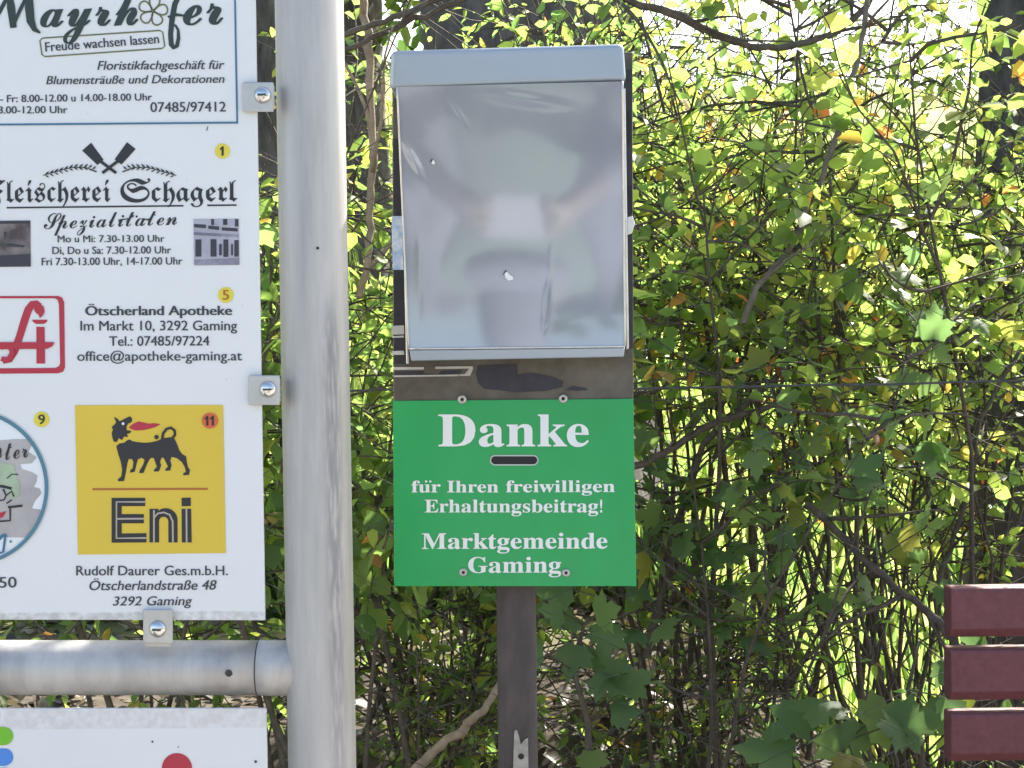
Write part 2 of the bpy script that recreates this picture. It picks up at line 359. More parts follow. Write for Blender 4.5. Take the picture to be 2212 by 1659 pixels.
# ------------------------------------------------------------------ upper advert board
def board(name, quad, label, thick=.003, m=None, parent_label=None):
    ctr = BP(quad[0]); ctr = Vector((ctr.x, ctr.y, BP(quad[3]).z))
    t = thing(name, ctr, label, 'advert board')
    MB().slab([BP(q) for q in quad], [BP(q, 0) - BP.n * thick for q in quad]).build('panel', m, t, bevel=.0008)
    return t
M['board_top'] = boardmat('white_advert_board', (.70, .697, .69), (.36, .33, .29), 0.0, .0036)
M['board_low'] = boardmat('white_lower_board', (.71, .705, .70), (.54, .49, .46), .4935, .4905)
b1 = board('advert_board', [(575 - 1340 * .0172, -560), (572, 1339), (-1150, 1335), (-1150, -560)][0:0] or
           [(-1150, -560), (543, -560), (572.5, 1340), (-1150, 1336)],
           'white advert board with shop adverts in rows and a yellow dog emblem near its foot', m=M['board_top'])
E1, E2, E3 = .0005, .0009, .0013
f1 = MB()
f1.stroke(BP, [c1(-75, 235), c1(-20, 120), c1(40, 10), c1(78, -70)], [5, 9, 9, 7], E1)
f1.stroke(BP, [c1(70, -70), c1(84, 60), c1(102, 212)], [10, 18, 14], E1 + .0002)
f1.stroke(BP, [c1(96, 205), c1(150, 80), c1(225, -70)], [6, 8, 8], E1 + .0004)
f1.stroke(BP, [c1(225, -70), c1(222, 60), c1(232, 160), c1(262, 225), c1(305, 250)], [11, 19, 18, 11, 4], E1 + .0006)
f1.text(BP, script('ayrh'), c1(310, 207), c1(1045, 190), E1, cap=255 * .285, ref=script('h'), dbl=1.6)
f1.build('shop_name', M['green_black'], b1); f1 = MB()
f1.text(BP, script('er'), c1(1392, 192), c1(1688, 185), E1, cap=150 * .285, ref=script('e'), dbl=1.6)
f1.stroke(BP, [c1(1372, -60), c1(1325, 30), c1(1303, 150), c1(1292, 260), c1(1298, 340), c1(1320, 368)], [9, 12, 12, 11, 11, 8], E1)
f1.stroke(BP, [c1(1312, 366), c1(1340, 350), c1(1352, 290), c1(1350, 230), c1(1330, 195), c1(1300, 185)], [6, 9, 8, 6, 5, 4], E1 + .0002)
f1.stroke(BP, [c1(1270, 130), c1(1330, 112), c1(1400, 120)], [4, 7, 4], E1 + .0004)
f1.build('shop_name', M['green_black'], b1)
fl = MB()
fc = c1(1158, 85)
for k in range(5):
    a0 = math.radians(-90 + 72 * k + 10); pts = []
    for j in range(17):
        ph = math.pi * 2 * j / 16
        rr, ww = 17 + 15 * math.cos(ph) * -1, 9.5 * math.sin(ph) * (1.1 - .5 * math.cos(ph))
        pts.append((fc[0] + math.cos(a0) * rr - math.sin(a0) * ww, fc[1] + math.sin(a0) * rr + math.cos(a0) * ww))
    fl.stroke(BP, pts, 3.6, E1)
fl.build('flower_emblem', M['olive'], b1)
t1 = MB()
t1.text(BP, 'Freude wachsen lassen', c1(345, 392), c1(1205, 328), E1, cap=70 * .285, dbl=.5)
t1.text(BP, 'Floristikfachgeschäft für', c1(738, 530), c1(1700, 523), E1, cap=66 * .285, shear=.22, dbl=.42)
t1.text(BP, 'Blumensträuße und Dekorationen', c1(350, 640), c1(1700, 628), E1, cap=62 * .285, shear=.22, dbl=.42)
t1.text(BP, 'Mo - Fr: 8.00-12.00 u 14.00-18.00 Uhr', c1(-130, 778), c1(1150, 762), E1, cap=54 * .285, dbl=.42)
t1.text(BP, 'Sa: 8.00-12.00 Uhr', c1(-135, 862), c1(510, 858), E1, cap=54 * .285, dbl=.42)
t1.text(BP, '07485/97412', c1(1140, 850), c1(1710, 846), E1, cap=74 * .285, dbl=.42)
t1.stroke(BP, [c1(1575, 960), c1(1565, 992)], 2.2, E1)
t1.build('lettering', M['print'], b1); t1 = MB()
t1.text(BP, 'Mo u Mi: 7.30-13.00 Uhr', c2(437, 382), c2(1245, 378), E1, cap=52 * .285, dbl=.42)
t1.text(BP, 'Di, Do u Sa: 7.30-12.00 Uhr', c2(397, 471), c2(1295, 466), E1, cap=55 * .285, dbl=.42)
t1.text(BP, 'Fri 7.30-13.00 Uhr, 14-17.00 Uhr', c2(316, 556), c2(1380, 550), E1, cap=56 * .285, dbl=.42)
t1.build('lettering', M['print'], b1); t1 = MB()
t1.text(BP, 'Ötscherland Apotheke', c2(648, 935), c2(1755, 932), E1, cap=70 * .285, dbl=1.1)
t1.text(BP, 'Im Markt 10, 3292 Gaming', c2(610, 1050), c2(1795, 1048), E1, cap=73 * .285, dbl=.42)
t1.text(BP, 'Tel.: 07485/97224', c2(828, 1166), c2(1585, 1163), E1, cap=72 * .285, dbl=.42)
t1.text(BP, 'office@apotheke-gaming.at', c2(586, 1280), c2(1832, 1276), E1, cap=72 * .285, dbl=.42)
t1.build('lettering', M['print'], b1); t1 = MB()
t1.text(BP, 'Rudolf Daurer Ges.m.b.H.', c3(578, 1450), c3(1725, 1448), E1, cap=72 * .285, dbl=.42)
t1.text(BP, 'Ötscherlandstraße 48', c3(678, 1562), c3(1640, 1558), E1, cap=72 * .285, shear=.2, dbl=.42)
t1.text(BP, '3292 Gaming', c4(855, 427), c4(1455, 424), E1, cap=68 * .285, shear=.2, dbl=.42)
t1.build('lettering', M['print'], b1); t1 = MB()
t1.text(BP, '50', c4(-6, 292), c4(125, 290), E1, cap=80 * .285, dbl=.5)
t1.build('lettering', M['print'], b1)
sb = MB()
sb.stroke(BP, [c1(345, 288), c1(1210, 232), c1(1232, 245), c1(1248, 350), c1(1228, 368), c1(340, 430), c1(318, 415), c1(302, 310), c1(318, 292)], 3.0, E1, closed=True)
sb.build('slogan_outline', M['olive'], b1)
bl = MB(); bl.stroke(BP, [c1(1768, -560 / .285), c1(1780, 0), c1(1793, 932), c1(1760, 932), c1(-2000, 947)], 4.0, E1 * .8)
bl.v = []; bl.f = []
bl.stroke(BP, [c1(1768, -1900), c1(1780, 0), c1(1797, 938)], 4.0, E1); bl.stroke(BP, [c1(1797, 930), c1(0, 945), c1(-3000, 968)], 4.0, E2)
bl.build('border_line', M['blue_line'], b1)
cl = MB()
cl.poly(BP, [c1(622, 1142), c1(690, 1082), c1(785, 1212), c1(738, 1252)], E1)
cl.poly(BP, [c1(1028, 1130), c1(962, 1078), c1(868, 1208), c1(920, 1248)], E1)
cl.stroke(BP, [c1(750, 1215), c1(880, 1312)], 6.5, E2); cl.stroke(BP, [c1(905, 1212), c1(775, 1312)], 6.5, E2 + .0002)
for sx_ in (1, -1):
    q = lambda x: 830 + (x - 830) * sx_
    curve = [(q(735), 1302), (q(650), 1270), (q(540), 1270), (q(430), 1300), (q(325), 1330)]
    cl.stroke(BP, [c1(*p) for p in curve], 1.8, E1)
    for k in range(11):
        f = .12 + .085 * k; i = min(3, int(f * 4)); g = f * 4 - i
        bx = curve[i][0] * (1 - g) + curve[i + 1][0] * g; by = curve[i][1] * (1 - g) + curve[i + 1][1] * g
        for dy in (-30, 22): cl.poly(BP, [c1(bx, by), c1(bx + sx_ * 12, by + dy * .55), c1(bx + sx_ * 34, by + dy), c1(bx + sx_ * 26, by + dy * .3)], E2)
cl.build('butcher_emblem', M['black'], b1)
fk = MB()
fk.text(BP, fraktur('F'), c1(-160, 1535), c1(40, 1535), E1, cap=190 * .285, ref=fraktur('F'))
fk.text(BP, fraktur('leischerei'), c1(50, 1534), c1(838, 1528), E1, cap=165 * .285, ref=fraktur('l'))
fk.text(BP, fraktur('S'), c1(912, 1532), c1(1140, 1530), E1, cap=178 * .285, ref=fraktur('S'))
fk.text(BP, fraktur('chagerl'), c1(1150, 1530), c1(1800, 1525), E1, cap=158 * .285, ref=fraktur('l'))
fk.stroke(BP, [c1(50, 1575), c1(1390, 1560)], 3.4, E1); fk.stroke(BP, [c1(1570, 1557), c1(1792, 1555)], 3.4, E1)
fk.text(BP, script('Spezialitaten'), c2(332, 282), c2(1342, 248), E1, cap=118 * .285, ref=script('S'))
for x_ in (1003, 1035): fk.disc(BP, c2(x_, 186), 2.3, E2)
for x_ in (928, 1108): fk.stroke(BP, [c2(x_ - 32, 214), c2(x_ + 42, 203)], 2.6, E2)
fk.build('blackletter_name', M['black'], b1)
def badge(ctr, num, r, face, ink, z=0.0):
    d = MB().disc(BP, ctr, r, E1 + z).build('number_badge', face, b1)
    nb = MB(); h = r * 1.22; by = ctr[1] + r * .61
    if num in ('5', '9'): nb.text(BP, num, (ctr[0] - r * .40, by), (ctr[0] + r * .40, by), E2 + z, cap=h, dbl=.5)
    else:
        for k, cx in enumerate((ctr[0],) if num == '1' else (ctr[0] - r * .34, ctr[0] + r * .34)):
            nb.poly(BP, [(cx - .12 * r, by), (cx + .16 * r, by), (cx + .16 * r, by - h), (cx - .02 * r, by - h), (cx - .36 * r, by - h * .74), (cx - .30 * r, by - h * .58), (cx - .12 * r, by - h * .68)], E2 + z)
    nb.build('numeral', ink, d)
badge(c1(1685, 1145), '1', 16.5, M['badge'], M['black'])
badge(c2(1710, 780), '5', 17.0, M['badge'], M['brown_red'])
badge(c3(315, 268), '9', 17.0, M['badge'], M['black'])
# two little photo prints
ph = MB().poly(BP, [c2(1465, 205), c2(1808, 203), c2(1814, 553), c2(1470, 556)], E1).build('photo_print', M['photo_pale'], b1)
d = MB()
for a in ([(1470, 242), (1560, 248), (1560, 275), (1470, 268)], [(1578, 255), (1660, 262), (1660, 288), (1578, 280)], [(1680, 268), (1800, 275), (1800, 300), (1680, 292)],
          [(1480, 360), (1525, 360), (1525, 490), (1480, 490)], [(1595, 358), (1640, 358), (1640, 490), (1595, 490)], [(1692, 360), (1730, 360), (1730, 492), (1692, 492)], [(1660, 395), (1680, 395), (1680, 480), (1660, 480)],
          [(1750, 395), (1765, 395), (1765, 480), (1750, 480)], [(1775, 365), (1808, 365), (1808, 490), (1775, 490)], [(1690, 205), (1722, 205), (1722, 250), (1690, 250)], [(1600, 206), (1620, 206), (1622, 250), (1600, 250)], [(1780, 206), (1806, 206), (1806, 262), (1780, 262)]):
    d.poly(BP, [c2(*q) for q in a], E2)
d.build('window_print', M['photo_dark'], ph)
d = MB()
for a in ([(1470, 515), (1812, 500), (1812, 550), (1472, 553)], [(1468, 305), (1808, 322), (1808, 345), (1468, 325)]): d.poly(BP, [c2(*q) for q in a], E2)
d.build('street_print', M['violet_grey'], ph)
ph2 = MB().poly(BP, [c2(-420, 222), c2(230, 216), c2(233, 566), c2(-420, 572)], E1).build('photo_print', M['photo_brown'], b1)
d = MB()
for a in ([(-400, 500), (232, 470), (233, 564), (-400, 570)], [(-420, 222), (230, 217), (230, 240), (-420, 245)], [(30, 300), (52, 300), (46, 345), (30, 345)], [(60, 385), (190, 405), (180, 420), (40, 412)]): d.poly(BP, [c2(*q) for q in a], E2)
d.build('shadow_print', M['photo_dark'], ph2)
# pharmacy sign
ap = MB()
ap.poly(BP, [c2(-900, 790), c2(440, 788), c2(470, 800), c2(486, 835), c2(492, 1330), c2(478, 1362), c2(440, 1374), c2(-900, 1382),
             c2(-900, 1342), c2(420, 1333), c2(448, 1318), c2(455, 1295), c2(446, 850), c2(436, 818), c2(415, 806), c2(-900, 806)], E1)
ap.stroke(BP, [c2(20, 1278), c2(72, 1268), c2(108, 1210), c2(150, 1090), c2(190, 960), c2(215, 890), c2(245, 848), c2(278, 842), c2(305, 862)], [14, 15, 16, 16, 17, 17, 15, 12, 10], E1)
ap.poly(BP, [c2(258, 868), c2(300, 845), c2(330, 868), c2(338, 905), c2(322, 940), c2(302, 955), c2(292, 930), c2(270, 915), c2(258, 895)], E2)
ap.poly(BP, [c2(243, 968), c2(360, 968), c2(355, 985), c2(332, 1000), c2(272, 1000), c2(250, 985)], E1)
ap.poly(BP, [c2(275, 1022), c2(338, 1022), c2(342, 1300), c2(276, 1300)], E1)
ap.poly(BP, [c2(-40, 1138), c2(412, 1138), c2(400, 1165), c2(360, 1188), c2(-40, 1192)], E2 + .0003)
ap.stroke(BP, [c2(40 + 52 * math.cos(a), 1218 + 52 * math.sin(a)) for a in np.linspace(-2.4, 2.2, 20)], 11, E2 + .0006)
ap.build('pharmacy_emblem', M['red'], b1)
# round emblem on the left
cxy = (-226, 785); rr_ = 578
rim = MB(); ring = [c3(cxy[0] + rr_ * math.cos(a), cxy[1] + rr_ * math.sin(a)) for a in np.linspace(0, 2 * math.pi, 90, endpoint=False)]
disc = MB().poly(BP, ring, E1 * .6).build('round_emblem', M['white_print'], b1)
rim.stroke(BP, ring, 8.0, E3 + .0004, closed=True); rim.build('ring', M['ring'], disc)
k3 = lambda x, y: (x / 577 * 132.7, (1060 + y / 1659 * 460) * .8296)      # close-up of the emblem
g = MB(); g.poly(BP, [k3(-1400, 330), k3(0, 312), k3(150, 300), k3(262, 300), k3(300, 350), k3(268, 420), k3(345, 470), k3(300, 528), k3(190, 535), k3(205, 580), k3(300, 610), k3(352, 640),
    k3(345, 700), k3(318, 750), k3(375, 765), k3(392, 810), k3(330, 880), k3(300, 950), k3(395, 965), k3(360, 1080), k3(290, 1180), k3(240, 1225), k3(60, 1222), k3(-1400, 1230)], E1)
g.build('grey_wash', M['wash_grey'], disc)
g = MB(); g.poly(BP, [k3(-700, 540), k3(0, 520), k3(130, 545), k3(150, 640), k3(185, 720), k3(185, 830), k3(120, 870), k3(40, 760), k3(-700, 720)], E2); g.build('green_wash', M['wash_green'], disc)
g = MB()
g.text(BP, script('ter'), k3(52, 498), k3(268, 468), E3, cap=150 * .23, ref=script('t'))
g.text(BP, script('n'), k3(-60, 480), k3(26, 470), E3, cap=90 * .23, ref=script('n'))
for pts, w in (([k3(-40, 740), k3(30, 745), k3(110, 765)], 6), ([k3(30, 770), k3(55, 830), k3(110, 790), k3(130, 840)], 4), ([k3(-10, 880), k3(40, 870), k3(60, 820)], 3),
               ([k3(75, 940), k3(130, 935), k3(210, 925)], 5), ([k3(95, 950), k3(95, 1065), k3(-20, 1075)], 4), ([k3(65, 670), k3(110, 630), k3(170, 632)], 2.2), ([k3(60, 905), k3(110, 870)], 3)):
    g.stroke(BP, pts, w, E3)
g.build('brush_strokes', M['black'], disc)
g = MB(); g.poly(BP, [k3(-30, 1000), k3(60, 975), k3(30, 1030), k3(-30, 1060)], E3); g.build('red_dab', M['red'], disc)
g = MB(); g.stroke(BP, [k3(-20, 1255), k3(20, 1210), k3(50, 1195)], 6, E3); g.stroke(BP, [k3(52, 1195), k3(30, 1360), k3(-10, 1370)], 5, E3 + .0002); g.disc(BP, k3(100, 1262), 2.6, E3); g.build('blue_script', M['blue_line'], disc)
# yellow panel
yp = MB().poly(BP, [c3(568, 160), c3(1690, 158), c3(1711, 1280), c3(590, 1292)], E1).build('yellow_panel', M['yellow'], b1)
dg_ = MB()
dog = [(880, 470), (905, 450), (940, 445), (965, 425), (985, 420), (1000, 432), (1040, 440), (1090, 445), (1140, 442), (1185, 432), (1215, 420), (1250, 408), (1290, 402), (1322, 415), (1340, 450), (1358, 500), (1380, 530),
       (1410, 548), (1416, 590), (1424, 630), (1440, 650), (1432, 688), (1390, 692), (1386, 678), (1408, 664), (1400, 630), (1378, 592), (1340, 562), (1300, 552), (1290, 580), (1300, 612), (1290, 655), (1252, 658), (1252, 645), (1272, 625), (1255, 590), (1240, 560), (1225, 556),
       (1212, 590), (1222, 615), (1205, 660), (1165, 664), (1166, 650), (1188, 628), (1175, 590), (1165, 560), (1140, 560), (1120, 595), (1100, 640), (1088, 672), (1055, 676), (1058, 655), (1085, 610), (1095, 575), (1075, 558), (1045, 570), (1035, 605), (1020, 665), (985, 672), (986, 655), (1005, 635), (1010, 590), (1000, 568), (975, 568),
       (965, 600), (955, 660), (940, 735), (895, 737), (892, 722), (918, 700), (925, 650), (915, 590), (895, 530)]
dg_.poly(BP, [c3(*p) for p in dog], E2)
head = [(860, 435), (850, 400), (845, 375), (855, 345), (845, 325), (868, 305), (880, 290), (862, 248), (890, 262), (905, 282), (945, 262), (985, 243), (1002, 262), (998, 288), (972, 300), (958, 322), (960, 350), (995, 355), (985, 372), (962, 378), (970, 402), (940, 398), (925, 425), (900, 410), (885, 440)]
dg_.poly(BP, [c3(*p) for p in head], E2)
dg_.stroke(BP, [c3(*p) for p in [(1228, 425), (1235, 375), (1262, 340), (1295, 332), (1322, 352), (1326, 385), (1305, 410)]], 6.0, E3)
dg_.disc(BP, c3(1185, 402), 5, E3, 10)
dg_.build('dog_emblem', M['black'], yp)
MB().poly(BP, [c3(*p) for p in [(975, 328), (1010, 300), (1050, 283), (1090, 292), (1130, 300), (1165, 296), (1218, 303), (1180, 325), (1130, 340), (1080, 350), (1030, 352), (1000, 345)]], E2).build('flame', M['red'], yp)
MB().disc(BP, c3(932, 300), 3.0, E3, 10).build('eye', M['white_print'], yp)
MB().stroke(BP, [c3(700, 797), c3(1575, 794)], 4.4, E2).build('divider_line', M['brown_red'], yp)
en = MB()
en.poly(BP, [c3(*p) for p in [(845, 862), (1100, 862), (1100, 925), (922, 925), (922, 985), (1090, 985), (1090, 1055), (922, 1055), (922, 1132), (1110, 1130), (1110, 1200), (845, 1202)]], E2)
arch = lambda cx, cy, r, a0, a1, n=10: [(cx + r * math.cos(a), cy - r * math.sin(a)) for a in np.linspace(a0, a1, n)]
en.poly(BP, [c3(*p) for p in [(1132, 1200), (1132, 945), (1200, 945), (1200, 960)] + arch(1255, 1030, 90, 2.0, 0, 10) + [(1345, 1200), (1275, 1200), (1275, 1040)] + arch(1240, 1040, 35, 0, math.pi, 8) + [(1205, 1200)]], E2)
en.poly(BP, [c3(*p) for p in [(1375, 945), (1448, 945), (1452, 1200), (1378, 1200)]], E2); en.poly(BP, [c3(*p) for p in [(1375, 862), (1445, 860), (1446, 924), (1376, 926)]], E2)
en.build('brand_lettering', M['black'], yp)
en = MB()
for pts in ([(1100, 893), (882, 893), (882, 1168), (1110, 1166)], [(882, 1021), (1090, 1020)], [(1166, 1200), (1166, 955)], [(1170, 1010), (1195, 980), (1240, 972), (1285, 990), (1308, 1040), (1310, 1200)], [(1412, 945), (1414, 1200)]):
    en.stroke(BP, [c3(*p) for p in pts], 3.6, E3)
en.build('inline_stripe', M['grey_line'], yp)
badge(c3(1590, 277), '11', 17.5, M['badge_red'], M['black'], .0008)

def clip(ctr, w, h, screw, r, parent, vertical=False):
    x0, x1, y0, y1 = ctr[0] - w / 2, ctr[0] + w / 2, ctr[1] - h / 2, ctr[1] + h / 2
    q = [(x0, y0), (x1, y0), (x1, y1), (x0, y1)]
    cb_ = MB(); cb_.slab([BP(p, .0055) for p in q], [BP(p, .0035) for p in q])
    if vertical: qq = [(x0, y0), (x1, y0), (x1, y0 + h * .12), (x0, y0 + h * .12)]
    else: qq = [(x0, y0), (x0 + w * .14, y0), (x0 + w * .14, y1), (x0, y1)]
    cb_.slab([BP(p, .0034) for p in qq], [BP(p, .0004) for p in qq])
    # the lug behind that carries the clip
    if vertical: ll = [(x0 + 4, ctr[1] + h * .1), (x1 - 4, ctr[1] + h * .1), (x1 - 4, y1 + 8), (x0 + 4, y1 + 8)]
    else: ll = [(ctr[0] + w * .1, y0 + 6), (x1 + 2, y0 + 6), (x1 + 2, y1 - 6), (ctr[0] + w * .1, y1 - 6)]
    cb_.slab([BP(p, -.0035) for p in ll], [BP(p, -.0115) for p in ll])
    o = cb_.build('clip', M['alu'], parent, bevel=.0009)
    s_ = MB(); c = BP(screw, .0055); rad = r / F0 * 1.42; n = 24; rings = []
    for j in range(7):
        a = (math.pi / 2) * j / 6 * .97; rings.append((rad * math.cos(a), rad * .62 * math.sin(a)))
    vs = [c + BP.u * (a * math.cos(2 * math.pi * k / n)) + BP.v * (a * math.sin(2 * math.pi * k / n)) + BP.n * b for a, b in rings for k in range(n)]
    s_.add(vs, [(j * n + k, j * n + (k + 1) % n, (j + 1) * n + (k + 1) % n, (j + 1) * n + k) for j in range(6) for k in range(n)] + [tuple(6 * n + k for k in range(n))])
    so = s_.build('screw', M['chrome'], o, smooth=True)
    d = MB(); d.box(c + BP.n * rad * .58, (rad * 1.0, rad * .12, rad * .22), -R(1.8)); d.build('screw_slot', M['weld'], o)
clip((557.5, 210), 67, 64, (567, 206), 18.5, b1)
clip((570.5, 843), 67, 64, (578.6, 841), 18.5, b1)
clip((341, 1353), 64, 73, (340.6, 1358.7), 19, b1, True)

# ------------------------------------------------------------------ lower board
b2 = board('advert_board', [(-1150, 1530), (575, 1529.5), (597, 2750), (-1150, 2750)],
           'lower white board below the horizontal tube with green and blue bars and a red dot', m=M['board_low'])
def pill(x1, y0, y1, m, name):
    r = (y1 - y0) / 2; cy = (y0 + y1) / 2
    MB().poly(BP, [(-600, y0)] + [(x1 - r + r * math.sin(a), cy - r * math.cos(a)) for a in np.linspace(0, math.pi, 14)] + [(-600, y1)], E1).build(name, m, b2)
pill(28.5, 1570, 1609.5, M['lime'], 'colour_bar'); pill(28.5, 1616.5, 1654, M['blue'], 'colour_bar'); pill(28.5, 1657, 1697, M['pale_blue'], 'colour_bar')
MB().disc(BP, (382, 1659), 32.5, E1, 40).build('red_dot', M['red'], b2)
for c_, r_ in (((552, 1645), 3.2), ((329, 1602), 2.4), ((385, 1613), 1.6)): MB().disc(BP, c_, r_, E1, 9).build('dirt_speck', M['print'], b2)

# ------------------------------------------------------------------ donation box / dispenser
k5 = lambda x, y: (547.5 + x * .39755, y * .39755)
k6 = lambda x, y: (746.6 + x * .32254, 647.1 + y * .32254)
k7 = lambda x, y: (746.6 + x * .32254, 1124.1 + y * .32254)
k8 = lambda x, y: (796.4 + x * .28503, 431.4 + y * .28503)
GP = Plane(at(1110, 1066, 1.70), 3.2)                                    # green plate
foot = at(1115, 1500, 1.745); foot.z = 0
box = thing('donation_box', foot, 'grey steel dispenser box with a green Danke plate on a dark square post', 'donation box')
GT = [k6(315, 678), k6(1925, 664), k7(1945, 440), k7(325, 441)]
gp = MB().slab([GP(p) for p in GT], [GP(p) - GP.n * .002 for p in GT]).build('sign_plate', M['green'], box, bevel=.0005)
tx = MB()
def stext(t, a, b, cap, um=()):
    tx.text(GP, serif(t), a, b, E1, cap=cap, ref=serif('H'), bold=.004)
    for p in um: tx.disc(GP, p, 2.6, E1, 10)
stext('Danke', k6(618, 982), k6(1628, 982), 213 * .3225)
tx.build('lettering', M['letter_white'], gp); tx = MB()
stext('fur', k6(440, 1291), k6(635, 1291), 78 * .3225, (k6(538, 1218), k6(566, 1218)))
stext('Ihren', k6(678, 1291), k6(1022, 1291), 78 * .3225)
stext('freiwilligen', k6(1072, 1290), k6(1802, 1288), 78 * .3225)
stext('Erhaltungsbeitrag', k6(528, 1425), k6(1690, 1424), 85 * .3225)
tx.text(GP, '!', k6(1702, 1424), k6(1717, 1424), E1, cap=85 * .3225, bold=.02)
tx.build('lettering', M['letter_white'], gp); tx = MB()
stext('Marktgemeinde', k7(508, 190), k7(1752, 187), 104 * .3225)
stext('Gaming', k7(820, 350), k7(1442, 348), 104 * .3225)
tx.build('lettering', M['letter_white'], gp)
def capsule(p0, p1, r, n=10):
    (xa, y), (xb, _) = p0, p1
    return [(xb + r * math.sin(a), y - r * math.cos(a)) for a in np.linspace(0, math.pi, n)] + [(xa - r * math.sin(a), y + r * math.cos(a)) for a in np.linspace(0, math.pi, n)]
ro, ri = capsule(k6(1000, 1076), k6(1255, 1076), 11.5, 12), capsule(k6(1000, 1076), k6(1255, 1076), 8.6, 12); n = len(ro)
rim = MB(); rim.add([GP(p, .0012) for p in ro] + [GP(p, .0012) for p in ri] + [GP(p, 0) for p in ro] , [(i, (i + 1) % n, n + (i + 1) % n, n + i) for i in range(n)] + [(i, (i + 1) % n, 2 * n + (i + 1) % n, 2 * n + i) for i in range(n)])
rm = rim.build('coin_slot', M['slot_rim'], gp)
MB().poly(GP, ri, .0004).build('slot_opening', M['slot'], rm)
def rivet(p, r, parent, P=GP, off=.0):
    c = P(p, off); rad = r / F0 * 1.7; n = 18
    prof = [(rad, 0), (rad, rad * .18), (rad * .8, rad * .42), (rad * .42, rad * .5), (rad * .36, rad * .22), (0.0001, rad * .2)]
    s_ = MB(); s_.add([c + P.u * (a * math.cos(2 * math.pi * k / n)) + P.v * (a * math.sin(2 * math.pi * k / n)) + P.n * b for a, b in prof for k in range(n)],
                      [(j * n + k, j * n + (k + 1) % n, (j + 1) * n + (k + 1) % n, (j + 1) * n + k) for j in range(5) for k in range(n)])
    o = s_.build('screw', M['alu'], parent, smooth=True)
    MB().add([c + P.u * (rad * .38 * math.cos(2 * math.pi * k / n)) + P.v * (rad * .38 * math.sin(2 * math.pi * k / n)) + P.n * rad * .36 for k in range(n)], [tuple(range(n))]).build('screw_hole', M['slot'], o)
for p, r in ((k6(780, 669), 10), (k6(1455, 663), 10), (k7(787, 347), 9), (k7(1475, 350), 9)): rivet(p, r, box, off=.0006)
# steel back box: face a little behind the green plate
SP = Plane(GP.o - GP.n * .0026, 3.2)
ST = [(846.2, 122), (1366, 112), (1368.5, 1262), (850, 1263)]
MB().slab([SP(p) for p in ST], [SP(p) - SP.n * .055 for p in ST]).build('back_box', M['plate'], box, bevel=.0015)
d = MB()
sd_ = [(849, 300), (864, 300), (879, 786), (850.5, 786)]; d.slab([SP(p, .0012) for p in sd_], [SP(p, .0002) for p in sd_]); d.build('dark_side_strip', M['dark_side'], box); d = MB()  # left strip: dark surroundings mirrored in the steel, painted in as colour
sd_ = [(1353, 150), (1364.5, 150), (1367, 755), (1355, 750)]; d.slab([SP(p, .0012) for p in sd_], [SP(p, .0002) for p in sd_])
d.build('dark_side_strip', M['dark_side'], box)
st = [(845.2, 467), (867.5, 467), (871.5, 583), (848, 583)]
stk = MB().slab([SP(p, .0022) for p in st], [SP(p, .0013) for p in st]).build('sticker', M['sticker'], box)
d = MB()
for q in ([(845, 704), (872, 703), (873, 722), (845, 723)], [(846, 726), (872, 725), (872, 729), (846, 730)], [(846, 758.5), (872, 757.5), (873, 766), (846, 767)],
          [(849, 793), (915, 793), (915, 798), (849, 799)], [(940, 792), (1021, 791), (1021, 796), (940, 797)], [(1013, 796), (1021.5, 796), (1015, 812), (992, 812), (992, 809), (1004, 808)], [(851, 811), (990, 809), (990, 812.5), (851, 814.5)]):
    MB().slab([SP(p, .0022) for p in q], [SP(p, .0004) for p in q]).build('pale_strip', M['pale_mark'], box)  # thin pale strips on the face of the back box
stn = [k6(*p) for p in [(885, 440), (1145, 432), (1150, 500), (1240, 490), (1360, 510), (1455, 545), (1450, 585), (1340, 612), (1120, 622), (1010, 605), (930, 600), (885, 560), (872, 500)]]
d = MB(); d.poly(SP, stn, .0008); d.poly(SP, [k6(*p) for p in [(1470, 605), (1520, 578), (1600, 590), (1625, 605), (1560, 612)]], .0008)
d.poly(SP, [k6(*p) for p in [(330, 480), (520, 478), (530, 496), (620, 500), (640, 476), (780, 470), (770, 492), (600, 512), (330, 510)]], .0006); d.build('dark_patch', M['mark_tone'], box)  # flat dark patches with irregular outlines on the steel band
d = MB()
for q in ([(1354, 243), (1361, 238), (1363, 262), (1362, 300), (1356, 320), (1353, 300)], [(1356, 402), (1365, 400), (1366, 460), (1357, 462)]):
    MB().poly(SP, q, .0016).build('latch_hole', M['slot'], box)
d = MB(); d.slab([SP(p, .010) for p in [(1353, 470), (1366, 466), (1371, 484), (1364, 505), (1354, 508)]], [SP(p, .0016) for p in [(1353, 470), (1366, 466), (1371, 484), (1364, 505), (1354, 508)]])
d.build('latch', M['edge'], box, bevel=.001)
